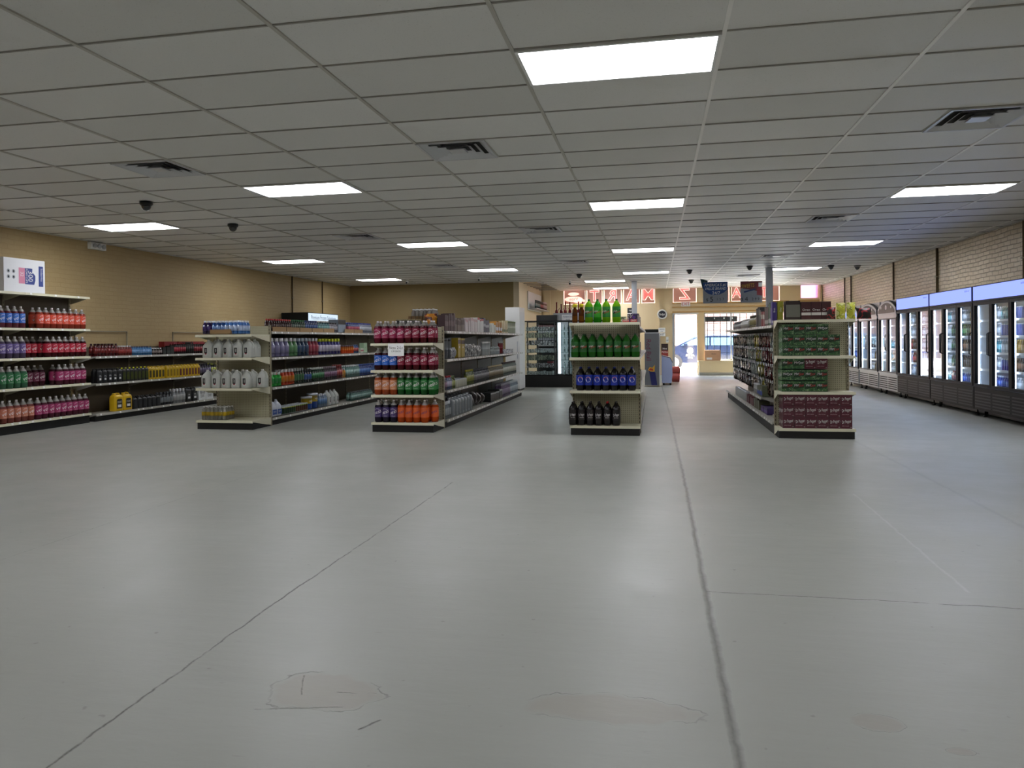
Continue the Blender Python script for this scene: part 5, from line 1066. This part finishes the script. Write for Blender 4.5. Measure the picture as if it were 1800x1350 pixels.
a.build('slats', t); a = MB(); a.box(-.36, .0, -.012, -.006, 1.80, 2.0, M_paper); a.text('TOBACCO', .07, flat(-.014, -.18, 1.93), mat('ink_navy', '20285c', .5), maxw=.3); a.text('SALES', .05, flat(-.014, -.18, 1.85), mat('ink_navy', '20285c', .5), maxw=.2); a.build('paper_sign', t)
rg = mat('red_glass', '6c1418', .12, transl=.3)
def bong(seed):
    a = MB(); r = random.Random(seed); h = r.uniform(.26, .34)
    a.lathe([(.045, 0), (.05, .02), (.045, .07), (.02, .11), (.02, h-.02), (.026, h)], 10, rg); a.tube([(.03, 0, .06), (.08, 0, .13), (.09, 0, .15)], .009, rg); return a.mesh('pipe')
bm = [bong(i) for i in range(3)]
for i in range(7): thing('water_pipe', f'{ordn(i+1)} red glass water pipe from left on the grey tobacco cabinet', 'water pipe', (-2.88+.13*i, 21.72+.06*(i % 2), 2.052), i*.7, 'red water pipes on the cabinet', bm[i % 3])
t = thing('slatwall_shelf', 'white slatwall shelf of dark bottles high on the counter wall', 'wall shelf', (-3.925, 22.65, 0))
a = MB(); a.box(0, .02, 0, 2.7, 2.2, 2.80, M_white)
a.build('panel', t); a = MB(); a.box(.02, .30, .02, 2.68, 2.24, 2.26, M_slat); a.build('shelf', t)
row('slatwall shelf on counter wall', 2.262, '+x', -3.64, 22.75, [(small(.26, .04, '2c3c3c', '5c6c6c', '1c2424', 'flask'), 7, .14, .1, 1, 'dark bottle', 'bottle', B), (small(.26, .04, '3c1c20', '8c3c40', '2c1c1c', 'flask'), 5, .14, .1, 1, 'reddish bottle', 'bottle', B), (small(.28, .035, '6c4c4c', 'a08484', 'c0a0a0', 'flask'), 6, .13, .1, 1, 'pinkish bottle', 'bottle', B)])

# ------------------------------------------------------------------ front of the shop
t = thing('energy_drink_cooler', 'grey slim energy drink cooler with red vertical lettering near the door', 'cooler', (-.06, 19.3, 0))
gp = mat('cooler_side_grey', '6d6f72', .35); a = MB(); a.box(-.2, .17, 0, .55, .04, 1.40, gp); a.build('cabinet', t)
a = MB(); a.box(.172, .20, .01, .54, .08, 1.38, M_white); a.build('door', t)
a = MB(); a.box(-.19, .16, .02, .5, 1.40, 1.50, M_blackm); a.box(-.195, .165, .01, .51, 1.40, 1.415, M_white); a.build('top_tray', t)
a = MB(); a.text('Red Bull', .17, flat(-.003, -.10, .96), mat('bull_red', '6c1c3c', .4), rot=-PI/2, maxw=.55); a.build('lettering', t)
a = MB(); a.quad([(-.09, -.002, .42), (.07, -.002, .38), (.12, -.002, .04), (-.03, -.002, .04)], mat('bull_blue', '141a5c', .4)); a.quad([(-.12, -.003, .44), (-.07, -.003, .52), (.0, -.003, .50), (.06, -.003, .58), (.05, -.003, .40), (-.05, -.003, .40)], mat('bull_yellow', 'd8a020', .4)); a.quad([(-.10, -.004, .43), (-.06, -.004, .49), (.01, -.004, .47), (.02, -.004, .42)], mat('bull_red2', 'a8301c', .4)); a.build('emblem', t)
t = thing('ice_cream_chest', 'small pale blue ice cream chest on wheels beside energy drink cooler', 'freezer', (.33, 20.0, 0))
pb = mat('pale_blue_paint', 'a4b0d4', .35); a = MB(); a.prism([(-.15, .06), (.10, .06), (.13, .25), (.13, .60), (.07, .72), (-.15, .78)], 0, .9, pb); a.build('cabinet', t)
a = MB(); a.prism([(-.15, .785), (.07, .725), (.135, .60), (.15, .61), (.08, .745), (-.15, .805)], 0, .9, mat('chest_rim', '5c6478', .3)); a.build('lid', t)
a = MB()
for x in (-.1, .08):
    for y in (.1, .8): a.lathe([(.025, 0), (.025, .06)], 10, M_black, cx=x, cy=y)
a.build('casters', t)
t = thing('red_bin', 'red plastic lidded bin on the floor beside the open door', 'bin', (.59, 21.7, 0)); rp = mat('red_plastic', 'a8443c', .4)
a = MB(); a.loft([(0, .105, .16, 8), (.26, .125, .18, 8)], 20, rp); a.build('body', t); a = MB(); a.loft([(.262, .13, .185, 8), (.40, .125, .18, 8), (.44, .10, .15, 6)], 20, rp); a.build('lid', t)
def wsign(name, label, x0, x1, z0, z1, fn, y=YF-.012, cat='sign'):
    t = thing(name, label, cat, ((x0+x1)/2, y, (z0+z1)/2)); w_, h_ = x1-x0, z1-z0
    a = MB(); a.box(-w_/2, w_/2, 0, .008, -h_/2, h_/2, M_paper); a.build('panel', t); b = MB(); fn(b, w_, h_); b.build('print', t)
redink = mat('red_ink', 'd02830', .4)
wsign('exit_sign', 'red and white EXIT sign above the open door, under the Z', .90, 1.20, 2.35, 2.51, lambda b, w_, h_: b.text('EXIT', .15, flat(-.002), redink, maxw=w_*.85), y=YF-.07)
wsign('exit_sign', 'black-on-white EXIT notice on the wall left of the door', .10, .36, 1.34, 1.45, lambda b, w_, h_: b.text('EXIT', .1, flat(-.002), M_ink, maxw=w_*.8), YF-.115)
wsign('notice', 'small white notice above the black EXIT notice left of door', .13, .36, 1.47, 1.63, lambda b, w_, h_: (b.text('NOTICE', .05, flat(-.002, 0, .02), mat('ink_navy', '20285c', .5), maxw=w_*.7), b.text('please', .03, flat(-.002, 0, -.04), M_ink, maxw=w_*.5)), YF-.115, 'notice')
wsign('notice', 'narrow white notice nearest the door frame', .38, .47, 1.12, 1.32, lambda b, w_, h_: b.text('UP', .07, flat(-.002, 0, -.03), M_ink, maxw=w_*.8), YF-.012, 'notice')
wsign('poster', 'red and black food poster low on wall between cooler and door', .22, .45, .62, 1.08, lambda b, w_, h_: (b.quad([(-w_/2, -.001, -.23), (w_/2, -.001, -.23), (w_/2, -.001, 0), (-w_/2, -.001, 0)], col('8c2c24')), b.quad([(-w_/2, -.001, 0), (w_/2, -.001, 0), (w_/2, -.001, .23), (-w_/2, -.001, .23)], col('2c1814')), b.text('Hot', .09, flat(-.002, 0, .06), M_tag, maxw=w_*.8), b.text('PIZZA', .09, flat(-.002, 0, -.06), M_tag, maxw=w_*.85)), YF-.115, 'poster')
wsign('poster', 'black and white poster on the front wall right of lime sodas', -.92, -.68, 1.95, 2.33, lambda b, w_, h_: (b.quad([(-w_/2, -.001, .02), (w_/2, -.001, .02), (w_/2, -.001, .19), (-w_/2, -.001, .19)], M_ink), b.text('NO', .09, flat(-.002, 0, .1), M_tag, maxw=w_*.8), b.text('SMOKING', .05, flat(-.002, 0, -.06), M_ink, maxw=w_*.8)), YF-.012, 'poster')
t = thing('round_sign', 'round white-rimmed sign with dark centre reading Budget left of the door', 'sign', (.26, YF-.105, 2.09))
a = MB(); a.lathe([(.165, 0), (.17, .02), (.15, .035), (.125, .03)], 28, M_white, caps=False); a.lathe([(.001, .026), (.127, .026)], 28, mat('sign_navy', '1c2030', .4), caps=False); a.lathe([(.001, 0), (.166, 0)], 28, M_white, caps=False)
o = a.build('disc', t); o.rotation_euler = (PI/2, 0, 0); a = MB(); a.text('Budget', .11, flat(-.034), M_tag, maxw=.2, shear=.1); a.build('lettering', t)
t = thing('cardboard_box', 'brown cardboard box standing on the shop window sill', 'box', (1.91, YF-.14, .503)); a = MB(); a.box(-.26, .26, -.13, .13, 0, .35, mat('cardboard_light', 'c89c78', .8)); a.build('carton', t); a = MB(); a.text('FRAGILE', .05, flat(-.1315, .04, .22), M_ink, maxw=.15); a.quad([(-.2, -.1315, .03), (-.02, -.1315, .03), (-.02, -.1315, .10), (-.2, -.1315, .10)], M_tag); a.build('label', t)
t = thing('window_sign_board', 'dark sign strip with pale marks across the top of shop window', 'sign', (2.22, YF+.30, 1.91)); a = MB(); a.box(-.55, .55, 0, .03, -.09, .09, mat('awning_dark', '26292c', .6)); a.build('board', t)
a = MB()
for x in (-.2, .12, .4): a.quad([(x+.025*math.cos(k*PI/4), -.002, .03+.035*math.sin(k*PI/4)) for k in range(8)], M_tag)
a.text('OPEN  DAILY', .06, flat(-.002, 0, -.045), mat('ink_grey', '5c6064', .5), maxw=.8); a.build('print', t)
# hanging banners
def banner(label, x0, x1, fn):
    t = thing('hanging_banner', label, 'banner', ((x0+x1)/2, 19.0, 2.40)); w_ = x1-x0
    a = MB(); a.box(-w_/2, w_/2, 0, .004, -.265, .265, mat('banner_grey', '8f959e', .5)); a.build('sheet', t)
    a = MB()
    for x in (-w_/2+.05, w_/2-.05): a.tube([(x, .002, .265), (x, .002, H-2.402)], .002, M_alu, 4)
    a.build('strings', t); b = MB(); fn(b, w_); b.build('print', t)
def b1(b, w_):
    bl = col('1c4484'); b.quad([(-w_/2, -.001, .262), (-w_/2, -.001, .12), (-w_*.42, -.001, .04), (-w_*.3, -.001, -.02), (-w_*.1, -.001, -.06), (w_*.15, -.001, -.05), (w_*.35, -.001, .0), (w_*.5, -.001, .08), (w_*.5, -.001, .262)], bl)
    b.text("AMERICA'S #1", .10, flat(-.003, 0, .19), M_tag, maxw=w_*.9, shear=.2); b.text('VALUE BRAND', .10, flat(-.003, 0, .10), M_tag, maxw=w_*.86, shear=.2)
    b.text('24/7', .11, flat(-.003, .02, -.01), M_tag, maxw=w_*.4); b.text('$', .1, flat(-.003, -.2, -.18), M_ink); b.text('5', .18, flat(-.003, -.09, -.17), M_ink); b.text('1 5 7', .09, flat(-.003, .12, -.17), M_ink, maxw=.26)
def b2(b, w_):
    b.quad([(-w_/2, -.001, .262), (-w_/2, -.001, .10), (w_/2, -.001, .0), (w_/2, -.001, .262)], col('6c2c2c')); b.quad([(w_*.25, -.002, .2), (w_*.25, -.002, -.08), (w_*.5, -.002, -.10), (w_*.5, -.002, .2)], col('8c2430'))
    b.text('SWEETS', .13, flat(-.003, -.09, .15), col('d8b030'), maxw=w_*.62, rot=.12, shear=.3); b.quad([(-.18, -.003, -.02), (.1, -.003, .05), (.1, -.003, .09), (-.18, -.003, .02)], col('24386c')); b.quad([(.17, -.003, .13), (.26, -.003, .13), (.26, -.003, .23), (.17, -.003, .23)], M_tag)
    b.text('$', .1, flat(-.003, -.22, -.18), M_ink); b.text('4', .15, flat(-.003, -.12, -.18), M_ink); b.text('2 9 9', .09, flat(-.003, .1, -.18), M_ink, maxw=.26)
banner('blue and grey banner reading VALUE BRAND hanging before shop windows', 1.21, 1.81, b1); banner('red and yellow price banner hanging beside the right column', 2.12, 2.64, b2)
t = thing('folded_banner', 'small dark teal folded flap hanging beside the blue banner', 'banner', (1.21, 19.1, 2.6)); a = MB(); a.prism([(-.06, .17), (.12, .12), (.12, .0), (-.0, -.10)], 0, .004, col('1c4044')); a.build('flap', t); a = MB(); a.tube([(-.05, .002, .17), (-.05, .002, H-2.602)], .002, M_alu, 4); a.build('string', t)

# ------------------------------------------------------------------ street outside
a = MB(); a.box(-25, 30, YF+.22, 60, -.12, -.02, mat('street_concrete', 'b8b4ae', .8)); struct(a, 'street_ground')
a = MB(); a.box(-25, 30, 46, 47, -.1, 12, M_brickout); struct(a, 'wall_street')
t = thing('parked_car', 'blue car parked outside, seen through the open door', 'car', (2.12, 30.4, -.02))
cp = mat('car_blue', '18233c', .25, .3, coat=.8); L_ = [(-2.15, .55), (-2.1, .78), (-1.95, .88), (-1.25, .98), (-.55, 1.38), (.1, 1.46), (1.0, 1.44), (1.6, 1.18), (2.0, 1.1), (2.2, .95), (2.2, .45), (1.75, .3), (-1.9, .3)]
a = MB(); 
def bodyring(y, k): return [(x, y, .3+(z-.3)*k if z > .98 else z) for x, z in L_]
ys = [(-.86, .93), (-.80, .985), (-.55, 1.0), (.55, 1.0), (.80, .985), (.86, .93)]; base = 0; n = len(L_)
for y, k in ys: a.v += bodyring(y, k)
for j in range(len(ys)-1):
    for i in range(n): a.face((j*n+i, j*n+(i+1) % n, (j+1)*n+(i+1) % n, (j+1)*n+i), cp, False)
a.face(tuple(range(n)), cp); a.face(tuple((len(ys)-1)*n+i for i in reversed(range(n))), cp); a.build('body', t)
cg = mat('car_glass', '5c7890', .05, .3, coat=1)
for nm, pts in (('front_side_window', [(-1.12, 1.0), (-.52, 1.28), (-.02, 1.32), (-.02, 1.0)]), ('rear_side_window', [(.05, 1.0), (.05, 1.32), (.95, 1.31), (1.35, 1.12), (1.3, 1.0)])):
    a = MB(); a.prism(pts, -.875, -.862, cg); a.build(nm, t)
for x in (-1.38, 1.35):
    for y in (-.80, .62):
        a = MB(); a.prism([(x+.33*math.cos(k*PI/12), .33+.33*math.sin(k*PI/12)) for k in range(24)], y-.09, y+.12, mat('tyre', '1a1a1a', .8)); a.prism([(x+.2*math.cos(k*PI/8), .33+.2*math.sin(k*PI/8)) for k in range(16)], y-.10, y-.085, M_alu); a.build('wheel', t)
a = MB(); a.prism([(-1.0, .98), (-.85, .98), (-.85, 1.08), (-1.0, 1.06)], -1.0, -.88, cp); a.build('mirror', t)
a = MB(); f0 = flat(-.868, -.75, .74); a.quad([f0(.12*math.cos(k*PI/8), .12*math.sin(k*PI/8)+.05) for k in range(16)], M_tag); a.text('PIZZA', .12, flat(-.870, -.75, .60), M_tag, maxw=.5); a.text('delivery', .06, flat(-.870, -.75, .51), M_tag, maxw=.3); a.build('door_emblem', t)
a = MB(); a.box(-25, 30, 28.2, 28.5, -.1, .16, mat('kerb_white', 'dcdad6', .7)); a.box(-25, 30, 28.19, 28.2, .02, .09, M_grey); struct(a, 'kerb_street')
